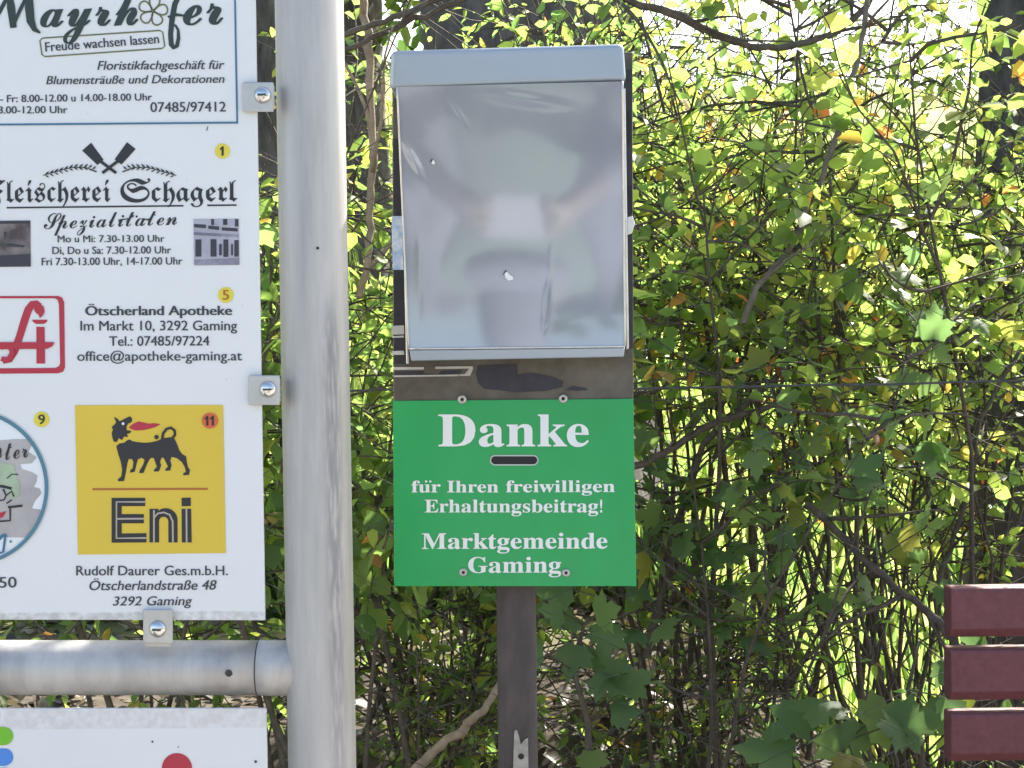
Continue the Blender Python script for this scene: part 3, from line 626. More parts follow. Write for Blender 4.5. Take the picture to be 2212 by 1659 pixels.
# the polished cover: a tray of bent sheet, hollowed and dented in the middle
CD = 1.640
CT = [(857.6, 188), (1343.5, 176), (1349.5, 748.5), (882.5, 753.5)]
def cbil(u, v):
    a = Vector(CT[0]).lerp(Vector(CT[1]), u); b = Vector(CT[3]).lerp(Vector(CT[2]), u); return a.lerp(b, v)
RV = 0.92
Hc = 565.0 / F0 * CD
v0 = 268.0 / 565.0
def relief(px, py):
    """metres towards the camera; hollow in the height so it mirrors upside down, tilted to look at the camera near its middle"""
    y = (462 - py) / F0 * CD
    h = y * y / (2 * RV) + .083 * y
    x = (px - 1100) / F0 * CD
    h += .004 * x - .03 * x * x
    def bump(cx, cy, sx, sy, a, rot=0):
        dx, dy = px - cx, py - cy; c_, s_ = math.cos(rot), math.sin(rot)
        u_, w_ = (dx * c_ + dy * s_) / sx, (-dx * s_ + dy * c_) / sy
        return a * math.exp(-u_ * u_ - w_ * w_)
    b = 0.0
    b += bump(893, 345, 7, 34, .0016, -.5) + bump(905, 620, 6, 70, .0008) + bump(1180, 650, 5, 50, .0010, .12) + bump(1188, 560, 3, 26, .0006, .1)
    b += bump(1130, 215, 70, 12, .0008, .15) + bump(995, 250, 5, 40, .0005, -.55)
    h += b * .30
    # creased square pressed into the sheet
    return h
cv = MB(); NU, NV = 120, 140; pts = {}
edgeh = lambda u, v: min(u, 1 - u, v * 1.15, (1 - v) * 1.15)
for j in range(NV + 1):
    for i in range(NU + 1):
        u_, v_ = i / NU, j / NV; p = cbil(u_, v_)
        w = min(1, edgeh(u_, v_) / .035); w = w * w * (3 - 2 * w)
        h = relief(p.x, p.y) * (.25 + .75 * w) if True else 0
        pts[i, j] = at(p.x, p.y, CD - relief(p.x, p.y))
cv.add([pts[i, j] for j in range(NV + 1) for i in range(NU + 1)], [(j * (NU + 1) + i, j * (NU + 1) + i + 1, (j + 1) * (NU + 1) + i + 1, (j + 1) * (NU + 1) + i) for j in range(NV) for i in range(NU)])
cover = cv.build('cover', M['cover'], box, smooth=True)
back = lambda p: Vector((p.x, 0, p.z)) + Vector((0, (SP(( (p.x) / p.y * F0 + W0 / 2, H0 / 2))).y - .0003, 0))
def edge_strip(pts2, name, m, wd):
    """folded rim running round the tray: front pixel polyline -> goes back to the steel box"""
    b = MB(); n_ = len(pts2)
    b.add([p for p in pts2] + [back(p) for p in pts2], [(i, i + 1, n_ + i + 1, n_ + i) for i in range(n_ - 1)])
    return b
for k in (0, NU): edge_strip([pts[k, j] for j in range(NV + 1)], 0, 0, 0).build('cover_side', M['cover'], box)
d = MB(); off = Vector((0, -.0012, 0))
d.tube([pts[0, j] + off * .3 for j in range(0, NV + 1, 7)], .0011, 6); d.tube([pts[NU, j] + off * .3 for j in range(0, NV + 1, 7)], .0011, 6); d.tube([pts[i, NV] + off * .3 for i in range(0, NU + 1, 6)], .0011, 6)
d.build('cover_rim', M['edge'], box, smooth=True)
# flanges beside the tray
d = MB()
fa = [(866, 300), (872, 300), (883, 786), (877, 786)]; d.slab([SP(p, .014) for p in fa], [SP(p, .0026) for p in fa]); d.build('cover_flange', M['edge'], box, bevel=.0008); d = MB()
fa = [(1344.5, 195), (1350, 190), (1358, 752), (1352, 756)]; d.slab([SP(p, .014) for p in fa], [SP(p, .0026) for p in fa])
d.build('cover_flange', M['edge'], box, bevel=.0008)
# lower lip
l0, l1 = pts[0, NV], pts[NU, NV]
lip = MB(); la, lb = at(887.5, 779.5, CD + .004), at(1347, 771, CD + .004)
lip.slab([l0 + Vector((.0005, 0, -.0012)), l1 + Vector((0, 0, -.0012)), lb, la], [back(l0) + Vector((0, 0, -.0012)), back(l1) + Vector((0, 0, -.0012)), back(lb), back(la)])
lip.build('cover_lip', M['lid'], box, bevel=.0012)
# chipped spots
d = MB(); fsp = lambda x, y: at(x, y, CD - relief(x, y) - .0012)
d.add([fsp(*p) for p in [(1089, 590), (1094, 586), (1100, 593), (1107, 598), (1108, 604), (1098, 606), (1092, 601)]], [tuple(range(7))])
d.build('chip', M['letter_white'], box); d = MB()
d.add([fsp(*p) for p in [(931, 347), (936, 346), (940, 352), (936, 356), (931, 352)]], [tuple(range(5))]); d.build('chip', M['letter_white'], box)
d = MB(); d.add([fsp(*p) for p in [(1085, 594), (1091, 584), (1096, 585), (1090, 592)]], [tuple(range(4))]); d.build('chip_crack', M['mark_tone'], box); d = MB(); d.add([fsp(*p) for p in [(929, 350), (932, 343), (935, 345), (931, 352)]], [tuple(range(4))]); d.build('chip_crack', M['mark_tone'], box)
# lid
LD = CD - .022
LT = [(844, 110), (1347, 95), (1352.5, 176), (840.5, 192)]
LF = [at(p[0], p[1], LD - (.0 if k < 2 else -.002)) for k, p in enumerate(LT)]
LB = [Vector((p.x, 1.70, p.z + (.012 if k < 2 else 0))) for k, p in enumerate(LF)]
MB().slab(LF, LB).build('lid', M['lid'], box, bevel=.0055, seg=4)
# post and torn strap
pt, pb = at(1114, 1262, 1.745), at(1115, 1659, 1.745); pw = 86 / F0 * 1.725
MB().slab([(foot.x - pw / 2, 1.725, .0 - .3), (foot.x + pw / 2, 1.725, -.3), (pt.x + pw / 2, 1.725, pt.z + .1), (pt.x - pw / 2, 1.725, pt.z + .1)],
          [(foot.x - pw / 2, 1.725 + pw, -.3), (foot.x + pw / 2, 1.725 + pw, -.3), (pt.x + pw / 2, 1.725 + pw, pt.z + .1), (pt.x - pw / 2, 1.725 + pw, pt.z + .1)]).build('post', M['post'], box, bevel=.009, seg=4)
d = MB(); stq = [k7(1128, 1410), k7(1145, 1400), k7(1158, 1440), k7(1172, 1500), k7(1196, 1468), k7(1220, 1455), k7(1224, 1700), k7(1222, 1900), k7(1115, 1900), k7(1122, 1600)]
d.slab([at(p[0], p[1], 1.7225) for p in stq], [at(p[0], p[1], 1.7245) for p in stq]); sp_ = d.build('torn_strap', M['strap'], box)
d = MB(); q = k7(1174, 1580); d.add([at(q[0] + 6.5 * math.cos(a), q[1] + 6.5 * math.sin(a), 1.7218) for a in np.linspace(0, 2 * math.pi, 14, endpoint=False)], [tuple(range(14))]); d.build('bolt_hole', M['slot'], sp_)

# ------------------------------------------------------------------ bench
BD = 1.90
kb = lambda x, y: (1825.1 + x * .27497, 1202.9 + y * .27497)
bx0 = at(2053, 1300, BD).x
bench = thing('park_bench', (bx0 + .75, BD + .15, 0), 'oxblood red wooden bench back with three wide slats in front of the shrubs', 'bench')
yaw_b = R(0.5)
for (ya, yb) in ((1266.5, 1379), (1399.5, 1516), (1537.5, 1649)):
    a, b = at(2053, ya + 4, BD), at(2053, yb + 2, BD)
    zt, zb = a.z, b.z; xe = a.x; hgt = zt - zb; L = 1.5
    prof = [(0, zt - .003), (.003, zt), (.030, zt), (.033, zt - .003), (.033, zb + .004), (.029, zb), (.014, zb), (.0, zb + hgt * .20)]
    s_ = MB(); nn = len(prof)
    fr = [(xe, BD + y_, z_) for y_, z_ in prof]; bk = [(xe + L, BD + y_ - L * math.tan(yaw_b), z_ - .0) for y_, z_ in prof]
    s_.slab(fr, bk); s_.build('back_slat', M['bench'], bench, bevel=.0022, seg=3)
zt = at(2040, 1266, BD).z
for k in range(4): MB().box((bx0 + .75, BD + .06 - .125 * k - .06, zt - .47), (1.5, .10, .035)).build('seat_slat', M['bench'], bench, bevel=.004)
for xx in (bx0 + .28, bx0 + 1.22):
    fr_ = MB(); fr_.box((xx, BD + .052, zt - .29), (.045, .03, .52)); fr_.box((xx, BD + .045, (zt - .56) / 2 - .01), (.045, .045, zt - .54)); fr_.box((xx, BD - .38, (zt - .50) / 2 - .02), (.045, .045, zt - .47)); fr_.box((xx, BD - .16, zt - .51), (.04, .42, .04))
    fr_.build('bench_leg', M['bench_iron'], bench, bevel=.004)

# ------------------------------------------------------------------ wire fence
FP = Plane(at(1105, 820, 2.07), 2.0)
fence = thing('wire_fence', (FP.o.x, FP.o.y, 0), 'thin chain link wire fence behind the donation box, overgrown by shrubs', 'fence')
d = MB(); cell = .070; zs0, zs1 = .02, 2.02; half = cell / 2; nrow = int((zs1 - zs0) / half); rng = random.Random(5)
ncol = 46; x_start = -1.55
for c in range(ncol):
    p = []
    for r_ in range(nrow + 1):
        sgn = 1 if (r_ + c) % 2 else -1
        x_ = x_start + c * cell + sgn * half * .98
        y_ = .0016 * (1 if r_ % 2 else -1)
        p.append(FP.o + FP.u * (x_ - 0) + Vector((rng.gauss(0, .0012), 0, 0)) - FP.n * y_); p[-1] = Vector((p[-1].x, p[-1].y, zs0 + r_ * half))
    d.tube(p, .00095, 4, cap=False)
d.build('wire_mesh', M['wire'], fence)
d = MB()
for (pa, pb_) in (((-900, 846), (3400, 799)),):
    a, b = FP(pa, .003), FP(pb_, .003); d.tube([a.lerp(b, k / 24) + Vector((0, 0, rng.gauss(0, .0012) - .010 * math.sin(math.pi * k / 24))) for k in range(25)], .0016, 6)
for z_ in (.08, 2.0): d.tube([(FP.o + FP.u * -1.6).xy.to_3d() + Vector((0, 0, z_)), (FP.o + FP.u * 1.65).xy.to_3d() + Vector((0, 0, z_))], .0018, 6)
d.build('tension_wire', M['wire'], fence)

# ------------------------------------------------------------------ foliage engine
def leaf_oval(wid=.42):
    V = np.array([(0, 0, 0), (0, .5, -.05), (0, 1, -.14), (-.5 * wid, .26, .05), (-.45 * wid, .66, .02), (.5 * wid, .26, .05), (.45 * wid, .66, .02)])
    return V, [(0, 1, 4, 3), (1, 2, 4), (0, 5, 6, 1), (1, 6, 2)]
def leaf_maple():
    half = [(0, 0), (.10, -.02), (.28, -.06), (.34, .06), (.52, .16), (.42, .26), (.60, .46), (.44, .48), (.34, .56), (.20, .52), (.24, .74), (.13, .80), (0, 1.05)]
    V = [(0, .28, .04)] + [(x, y, -.16 * abs(x) - .10 * max(0, y - .5)) for x, y in half] + [(-x, y, -.16 * abs(x) - .10 * max(0, y - .5)) for x, y in half[1:-1]]
    n_ = len(half); F_ = [(0, i, i + 1) for i in range(1, n_)]
    L = [1] + list(range(n_ + 1, n_ + 1 + n_ - 2)) + [n_]
    F_ += [(0, L[i + 1], L[i]) for i in range(len(L) - 1)]
    return np.array(V), F_
LEAF = {'oval': leaf_oval(.50), 'narrow': leaf_oval(.34), 'maple': leaf_maple(), 'round': leaf_oval(.78)}
class Leaves:
    def __init__(s, ymin=None): s.ymin = ymin; s.P = []; s.D = []; s.N = []; s.S = []
    def add(s, p, d, n, size):
        if s.ymin is not None and p[1] < s.ymin: return
        s.P.append(tuple(p)); s.D.append(tuple(d)); s.N.append(tuple(n)); s.S.append(size)
    def build(s, name, shape, m, parent=None, seed=0, bias=0.0, loc=None):
        rs = np.random.RandomState(seed); V, F_ = LEAF[shape]; n = len(s.P)
        P = np.array(s.P); D = np.array(s.D); N = np.array(s.N); Z = np.array(s.S)[:, None]
        D /= np.linalg.norm(D, axis=1, keepdims=True) + 1e-9
        N = N - D * (N * D).sum(1, keepdims=True); N /= np.linalg.norm(N, axis=1, keepdims=True) + 1e-9
        X = np.cross(D, N)
        curl = rs.uniform(.2, 2.2, (n, 1))
        W = P[:, None, :] + Z[:, None] * (X[:, None, :] * V[None, :, 0:1] + D[:, None, :] * V[None, :, 1:2] + N[:, None, :] * V[None, :, 2:3] * curl[:, None])
        o0 = np.array(origin(parent)) if parent else np.array(loc or (0, 0, 0))
        co = (W.reshape(-1, 3) - o0).astype(np.float32); nv = len(V)
        lens = np.array([len(f) for f in F_]); flat = np.array([i for f in F_ for i in f])
        loops = (flat[None, :] + (np.arange(n) * nv)[:, None]).ravel().astype(np.int32)
        tot = np.tile(lens, n).astype(np.int32); start = np.concatenate([[0], np.cumsum(tot)[:-1]]).astype(np.int32)
        me = bpy.data.meshes.new(name); me.vertices.add(len(co)); me.vertices.foreach_set('co', co.ravel())
        me.loops.add(len(loops)); me.loops.foreach_set('vertex_index', loops)
        me.polygons.add(len(tot)); me.polygons.foreach_set('loop_start', start); me.polygons.foreach_set('loop_total', tot)
        me.update(calc_edges=True)
        t = np.clip(rs.rand(n) + bias, 0, 1)
        at_ = me.attributes.new('tint', 'FLOAT', 'FACE'); at_.data.foreach_set('value', np.repeat(t, len(F_)).astype(np.float32))
        me.polygons.foreach_set('use_smooth', np.ones(len(tot), bool))
        me.materials.append(m); o = link(bpy.data.objects.new(name, me))
        if parent: o.parent = parent
        else: o.location = o0
        return o
UP = Vector((0, 0, 1))
def rvec(r, k=1.0): return Vector((r.gauss(0, k), r.gauss(0, k), r.gauss(0, k)))
def grow(p, d, L, r, n, wob, droop=0.0):
    pts = [p.copy()]; d = d.normalized()
    for _ in range(n):
        d = (d + rvec(r, wob) + Vector((0, 0, -droop))).normalized(); p = p + d * (L / n); pts.append(p.copy())
    return pts
def twig_leaves(lv, pts, r, size, gap, mode):
    tot = sum((pts[i + 1] - pts[i]).length for i in range(len(pts) - 1)); n = max(2, int(tot / gap)); side = 1
    for k in range(n + 1):
        f = (k + .3 * r.random()) / (n + .3) * (len(pts) - 1); i = min(len(pts) - 2, int(f)); p = pts[i].lerp(pts[i + 1], f - i); t = (pts[i + 1] - pts[i]).normalized()
        side = -side
        nrm = (UP * .75 + rvec(r, .55)).normalized(); lat = t.cross(nrm).normalized() * side
        d = (lat * .95 + t * .55 + Vector((0, 0, -.30)) + rvec(r, .25)).normalized()
        s = size * r.uniform(.6, 1.25)
        if mode == 'pair':
            lv.add(p, d, nrm, s); lv.add(p, (t * .55 - lat * .95 + rvec(r, .25)), nrm, s * r.uniform(.7, 1.1))
        else: lv.add(p, d, nrm, s)
    lv.add(pts[-1], (pts[-1] - pts[-2]).normalized() + Vector((0, 0, -.2)), UP + rvec(r, .5), size * r.uniform(.8, 1.2))
def shrub(name, x, y, h, label, m, shape, size, seed, stems=6, branches=8, twigs=5, lean=(0, 0), spread=.35, low=.18, bias=0.0, gap=.026, cat='shrub', group='shrubs behind the wire fence', bark='bark', mode='alt', r0=.0062):
    r = random.Random(seed); z = GZ(x, y) - .02
    root = thing(name, (x, y, z), label, cat, group)
    wood = MB(); lv = Leaves(2.10)
    for s_ in range(stems):
        a = r.uniform(0, 2 * math.pi); b = Vector((x + .10 * math.cos(a) * r.random(), y + .10 * math.sin(a) * r.random(), z))
        d = Vector((math.cos(a) * spread * r.uniform(.2, 1) + lean[0], math.sin(a) * spread * r.uniform(.2, 1) + lean[1], 1))
        L = h * r.uniform(.75, 1.1); st = grow(b, d, L, r, 10, .09, .015)
        rr0 = r0 * r.uniform(.6, 1.2); wood.tube(st, [rr0 * (1 - .8 * k / 10) for k in range(11)], 5, cap=False)
        for k in range(branches):
            f = r.uniform(low, 1) * 9.99; i = int(f); p = st[i].lerp(st[i + 1], f - i)
            a2 = r.uniform(0, 2 * math.pi); d2 = Vector((math.cos(a2), math.sin(a2), r.uniform(-.05, .8)))
            bl_ = h * r.uniform(.12, .30) * (1.1 - .5 * f / 10); br = grow(p, d2, bl_, r, 5, .16, .02)
            if min(p_.y for p_ in br) < 2.08: continue
            wood.tube(br, [.0034 * (1 - .6 * q / 5) for q in range(6)], 4, cap=False)
            if k < 6:                                                      # dead wiry twigs among the leaves
                dd = grow(p, Vector((r.uniform(-1, 1), r.uniform(-1, 1), r.uniform(-.3, .9))), r.uniform(.2, .45), r, 6, .14)
                if min(p_.y for p_ in dd) > 2.09: wood.tube(dd, [.0022 * (1 - .12 * q) for q in range(7)], 3, cap=False)
            for q in range(twigs):
                g_ = r.uniform(.15, 1) * 4.99; j = int(g_); p2 = br[j].lerp(br[j + 1], g_ - j)
                t0 = (br[j + 1] - br[j]).normalized(); d3 = (t0 * .6 + rvec(r, .7) + Vector((0, 0, .1))).normalized()
                tw = grow(p2, d3, r.uniform(.06, .17), r, 3, .15, .05)
                if min(p_.y for p_ in tw) < 2.09: continue
                wood.tube(tw, [.0016, .0014, .0012, .0009], 3, cap=False)
                twig_leaves(lv, tw, r, size, gap, mode)
    wood.build('stems', M[bark], root, smooth=True)
    lv.build('foliage', shape, M[m], root, seed, bias)
    return root

X = lambda px, d: (px - 1105) / F0 * d
shrubs = [
 # name, px, depth, height, label, material, leaf, size, kwargs
 ('shrub', 620, 2.55, 1.35, 'shaded shrub in the narrow gap between the advert board and the thick post', 'leaf_green', 'oval', .034, dict(stems=6)),
 ('shrub', 800, 2.45, 1.40, 'green shrub filling the strip between the thick post and the donation box', 'leaf_green', 'round', .036, dict(stems=7, branches=8, low=0.55)),
 ('shrub', 960, 2.75, 1.15, 'low leafy shrub beneath the Danke plate, left of the dark square post', 'leaf_lime', 'narrow', .040, dict(stems=6, branches=7, low=0.72)),
 ('shrub', 1010, 3.3, 1.75, 'thin shrub with twigs showing above the lid of the donation box', 'leaf_green', 'oval', .032, dict(stems=5, branches=8)),
 ('shrub', 1430, 2.40, 1.20, 'dark green large-leaved shrub immediately right of the Danke plate', 'leaf_dark', 'maple', .046, dict(stems=4, branches=5, gap=.045, low=0.55, twigs=3)),
 ('shrub', 1500, 2.75, 1.60, 'light green shrub beside the right edge of the steel cover', 'leaf_green', 'oval', .032, dict(stems=6, branches=6, low=0.5, twigs=5)),
 ('shrub', 1640, 3.2, 1.6, 'autumn tinged shrub with orange leaves under the arching bare branch', 'leaf_autumn', 'narrow', .028, dict(stems=4, branches=6, low=0.55, twigs=5)),
 ('shrub', 1620, 2.45, 1.30, 'mid green shrub halfway between the donation box and the bench', 'leaf_green', 'oval', 0.028, dict(stems=4, branches=6, low=0.68, twigs=5)),
 ('shrub', 1860, 2.95, 1.50, 'sunlit lime shrub above the left end of the bench back', 'leaf_lime', 'oval', .030, dict(stems=5, branches=6, low=.68, twigs=5)),
 ('shrub', 2080, 2.80, 1.45, 'bright yellow green shrub directly above the bench slats', 'leaf_lime', 'round', .030, dict(stems=4, branches=6, low=.68, twigs=5)),
 ('shrub', 2260, 3.1, 1.90, 'tall sunlit shrub at the right edge of the view beyond the bench', 'leaf_lime', 'oval', .036, dict(stems=4, branches=6, low=.68, twigs=5)),
 ('shrub', 1390, 3.6, 1.80, 'airy shrub rising beside the big trunk behind the steel lid', 'leaf_lime', 'oval', .028, dict(stems=4, branches=6, low=0.5, twigs=5)),
 ('shrub', 2420, 2.5, 1.5, 'shrub behind the far end of the bench', 'leaf_green', 'oval', .036, dict(stems=4, twigs=5)),
 ('shrub', 300, 2.7, 1.6, 'shrub hidden behind the advert board except below its lower edge', 'leaf_green', 'oval', .036, dict(stems=6)),
 ('shrub', 2010, 3.6, 1.55, 'bushy sunlit shrub well above the top bench slat', 'leaf_lime', 'oval', .029, dict(stems=4, low=.68, twigs=5)),
 ('shrub', 2150, 2.85, 1.72, 'lime shrub whose leaves half cover the dark trunk at the right edge', 'leaf_lime', 'oval', .030, dict(stems=6, branches=8, twigs=5, low=.5)),
 ('shrub', 1930, 3.9, 1.75, 'far yellow green shrub in full sun behind the row by the fence', 'leaf_lime', 'oval', .030, dict(stems=5, branches=8, twigs=5, low=.6)),
 ('shrub', 1480, 3.2, 1.66, 'fine-leaved green shrub close to the upper right corner of the steel cover', 'leaf_green', 'narrow', .028, dict(stems=5, branches=8, twigs=5, low=.5)),
 ('shrub', 2050, 2.55, 2.05, 'tall shrub with broad hanging leaves in the upper right corner', 'leaf_lime', 'round', .032, dict(stems=5, branches=9, twigs=5, low=.55)),
 ('shrub', 1990, 3.3, 1.90, 'lacy sunlit shrub reaching the white sky left of the dark trunk', 'leaf_lime', 'oval', .028, dict(stems=6, branches=9, twigs=6, low=.5)),
 ('shrub', 1620, 3.45, 1.78, 'lacy sunlit shrub under the sagging bare branch', 'leaf_lime', 'oval', .026, dict(stems=5, branches=9, twigs=6, low=.55)),
 ('shrub', 1560, 2.60, .55, 'low fine-leaved bush growing from the litter right of the dark post', 'leaf_green', 'narrow', .026, dict(stems=7, branches=7, twigs=4, low=.2)),
 ('shrub', 930, 2.62, .50, 'low fine-leaved bush growing from the litter left of the dark post', 'leaf_lime', 'narrow', .028, dict(stems=6, branches=7, twigs=4, low=.2)),
]
for i, (nm, px, dp, h, lab, m_, shp, sz, kw) in enumerate(shrubs):
    shrub(nm, X(px, dp), dp, h, lab, m_, shp, sz, 100 + i * 7, **kw)

# big maple leaves low on the right, on saplings of their own
def sapling(px, d, pts_px, label, seed, size, nleaf):
    r = random.Random(seed); P = [at(x_, y_, dd) for x_, y_, dd in pts_px]
    b = P[0].copy(); b.z = GZ(b.x, b.y) - .02
    root = thing('maple_sapling', b, label, 'sapling', 'young maples at the fence')
    chain = [b] + P; w = MB(); w.tube(chain, [.006 * (1 - .7 * k / (len(chain) - 1)) for k in range(len(chain))], 5)
    lv = Leaves()
    for p in P:
        for k in range(nleaf):
            d_ = (Vector((r.uniform(-1, 1), r.uniform(-.6, .2), r.uniform(-.8, .5)))).normalized(); q = p + d_ * r.uniform(.03, .07); w.tube([p, q], .0012, 3, cap=False)
            lv.add(q, d_ + Vector((0, 0, -.3)), Vector((r.gauss(0, .3), -1, r.uniform(.2, .9))), size * r.uniform(.75, 1.15))
    w.build('stem', M['bark'], root, smooth=True); lv.build('foliage', 'maple', M['leaf_dark'], root, seed)
sapling(0, 0, [(1990, 1620, 2.2), (1960, 1490, 2.22), (1985, 1385, 2.24)], 'young maple with broad dark leaves beside the left ends of the bench slats', 3, .062, 2)
sapling(0, 0, [(1800, 1680, 2.18), (1830, 1600, 2.2), (1790, 1500, 2.22)], 'young maple with broad dark leaves left of the bench at the lower picture edge', 4, .080, 3)
sapling(0, 0, [(1270, 1560, 2.2), (1240, 1450, 2.22), (1260, 1350, 2.25), (1330, 1300, 2.25)], 'young maple with grey green leaves right of the dark square post', 5, .052, 3)

# named bare branches
def branch(name, pts, r0, r1, label, m='bark', side=0, seed=1, group=None):
    P = [at(*p) for p in pts]; r = random.Random(seed)
    Q = []
    for i in range(len(P) - 1):
        for k in range(5):
            t = k / 5; p0, p1, p2, p3 = P[max(0, i - 1)], P[i], P[i + 1], P[min(len(P) - 1, i + 2)]
            Q.append(.5 * ((2 * p1) + (p2 - p0) * t + (2 * p0 - 5 * p1 + 4 * p2 - p3) * t * t + (3 * p1 - p0 - 3 * p2 + p3) * t ** 3) + rvec(r, .0015))
    Q.append(P[-1]); n_ = len(Q) - 1
    w = MB(); w.tube(Q, [(r0 + (r1 - r0) * k / n_) * r.uniform(.9, 1.12) for k in range(n_ + 1)], 7)
    for k in range(side):
        i = r.randint(2, n_ - 1); d_ = ((Q[i] - Q[i - 1]).normalized() + rvec(r, .6)).normalized()
        w.tube(grow(Q[i], d_, r.uniform(.08, .22), r, 5, .12), [r1 * .7 * (1 - .12 * q) for q in range(6)], 4)
    o = w.build(name, M[m], smooth=True, loc=tuple(P[0])); return tag(o, label, 'branch', group)
branch('bare_branch', [(1290, -40, 2.3), (1345, 0, 2.3), (1450, 30, 2.3), (1550, 75, 2.32), (1640, 102, 2.34), (1750, 92, 2.36), (1840, 45, 2.38), (1900, -30, 2.4)], .0060, .0050, 'bare grey branch sagging in an arc across the bright upper right corner', side=6)
branch('leaning_stem', [(1600, 700, 2.28), (1640, 620, 2.28), (1700, 540, 2.29), (1760, 420, 2.3), (1800, 310, 2.31), (1830, 200, 2.32), (1860, 90, 2.33), (1875, -40, 2.34)], .0048, .0040, 'long grey leaning stem rising from beside the cover to the upper right', m='grey_bark', side=3, seed=2)
branch('bare_branch', [(1740, 1085, 2.30), (1850, 1190, 2.28), (1950, 1280, 2.26), (2030, 1345, 2.24), (2075, 1400, 2.22)], .0050, .0060, 'dark bare branch running diagonally down to the end of the top bench slat', side=5, seed=3)
branch('leaning_stem', [(1395, 1420, 2.45), (1420, 1310, 2.45), (1450, 1180, 2.46), (1480, 1080, 2.47), (1520, 960, 2.48), (1600, 880, 2.5), (1700, 800, 2.52)], .0075, .0045, 'grey stem climbing right of the Danke plate', side=6, seed=4)
branch('fallen_stick', [(870, 1690, 2.12), (930, 1630, 2.12), (985, 1585, 2.13), (1030, 1545, 2.14), (1068, 1500, 2.16), (1100, 1440, 2.18)], .0068, .0050, 'orange brown stick leaning against the fence beside the foot of the dark post', m='pale_bark', seed=5)
branch('leaning_stem', [(775, 640, 2.25), (795, 560, 2.25), (800, 450, 2.26), (806, 330, 2.26), (800, 220, 2.27), (795, 100, 2.28), (780, -40, 2.3)], .0050, .0062, 'pale upright twig in the gap between the thick post and the steel lid', m='pale_bark', side=4, seed=6)
branch('bare_branch', [(745, 75, 2.22), (830, 45, 2.22), (930, 5, 2.24), (1000, -30, 2.25)], .0040, .0045, 'upper of two slanting twigs left above the steel lid', seed=7)
branch('bare_branch', [(745, 110, 2.24), (850, 62, 2.24), (960, 18, 2.26), (1060, -30, 2.27)], .0036, .0042, 'lower of two slanting twigs left above the steel lid', side=2, seed=8)
branch('bare_branch', [(1366, 1010, 2.35), (1450, 970, 2.36), (1530, 920, 2.37), (1640, 885, 2.38), (1760, 860, 2.4)], .0058, .0040, 'dark branch leaving the right edge of the Danke plate upwards', side=5, seed=9)
branch('leaning_stem', [(1745, 1640, 2.6), (1760, 1500, 2.6), (1780, 1350, 2.62), (1790, 1200, 2.63), (1770, 1050, 2.64), (1740, 900, 2.66)], .0050, .0036, 'thin dark upright stem midway between the Danke plate and the bench', side=6, seed=10)
branch('leaning_stem', [(2010, 1300, 2.5), (2060, 1160, 2.5), (2095, 1040, 2.5), (2120, 900, 2.52), (2200, 760, 2.54)], .0046, .0034, 'thin dark stem rising behind the top bench slat', side=5, seed=11)
branch('bare_branch', [(700, 1260, 2.3), (625, 1050 + 90, 2.3), (580, 1120, 2.3), (500, 1250, 2.32)], .005, .004, 'brown twig showing between the advert board and the thick post', m='pale_bark', seed=12)
# thicket of thin upright shoots low on the right
r = random.Random(77)
for k in range(30):
    px = r.uniform(1380, 2060) if k < 24 else r.uniform(860, 1060); d_ = r.uniform(2.4, 3.2); b = Vector((X(px, d_), d_, 0)); b.z = GZ(b.x, b.y) - .02
    w = MB(); ln = Vector((r.uniform(-.15, .45), r.uniform(-.15, .2), 1)); L = r.uniform(.5, .95)
    w.tube(grow(b, ln, L, r, 8, .06), [.0046 * (1 - .09 * q) * r.uniform(.8, 1.1) for q in range(9)], 5)
    for q in range(5):
        p = b + ln.normalized() * L * r.uniform(.3, .9); w.tube(grow(p, Vector((r.uniform(-1, 1), r.uniform(-.5, .5), r.uniform(.3, 1))), r.uniform(.1, .28), r, 4, .12), [.0022, .002, .0018, .0015, .001], 4)
    o = w.build('bare_shoot', M['bark'], smooth=True, loc=tuple(b))
    tag(o, 'thin bare upright shoot in the thicket under the shrubs', 'shoot', 'bare shoots in the thicket')

# ------------------------------------------------------------------ leaf litter and grass (uncountable)
rs = np.random.RandomState(9); lv = Leaves()
for k in range(9000):
    x_, y_ = rs.uniform(-2.2, 2.4), 2.08 + abs(rs.normal(0, 1.3)); z_ = GZ(x_, y_)
    lv.add((x_, y_, z_ + rs.uniform(.002, .03)), rs.normal(0, 1, 3) * (1, 1, .35), (rs.normal(0, .45), rs.normal(0, .45), 1), rs.uniform(.018, .045))
o = lv.build('leaf_litter', 'round', M['litter'], None, 9); o['kind'] = 'stuff'; tag(o, 'brown leaf litter on the shaded bank under the shrubs', 'leaf litter')
lv = Leaves()
for k in range(26000):
    y_ = 4.0 + 14 * rs.rand() ** 1.8; x_ = rs.uniform(-.25, .55) * y_ + rs.normal(0, .3)
    lv.add((x_, y_, GZ(x_, y_) - .01), (rs.normal(0, .3), rs.normal(0, .3), 1), (rs.normal(0, .4), -1, .2), rs.uniform(.10, .26))
LEAF['blade'] = leaf_oval(.10)
o = lv.build('meadow_grass', 'blade', M['grass'], None, 19); o['kind'] = 'stuff'; tag(o, 'sunlit meadow grass beyond the shrubs', 'grass')

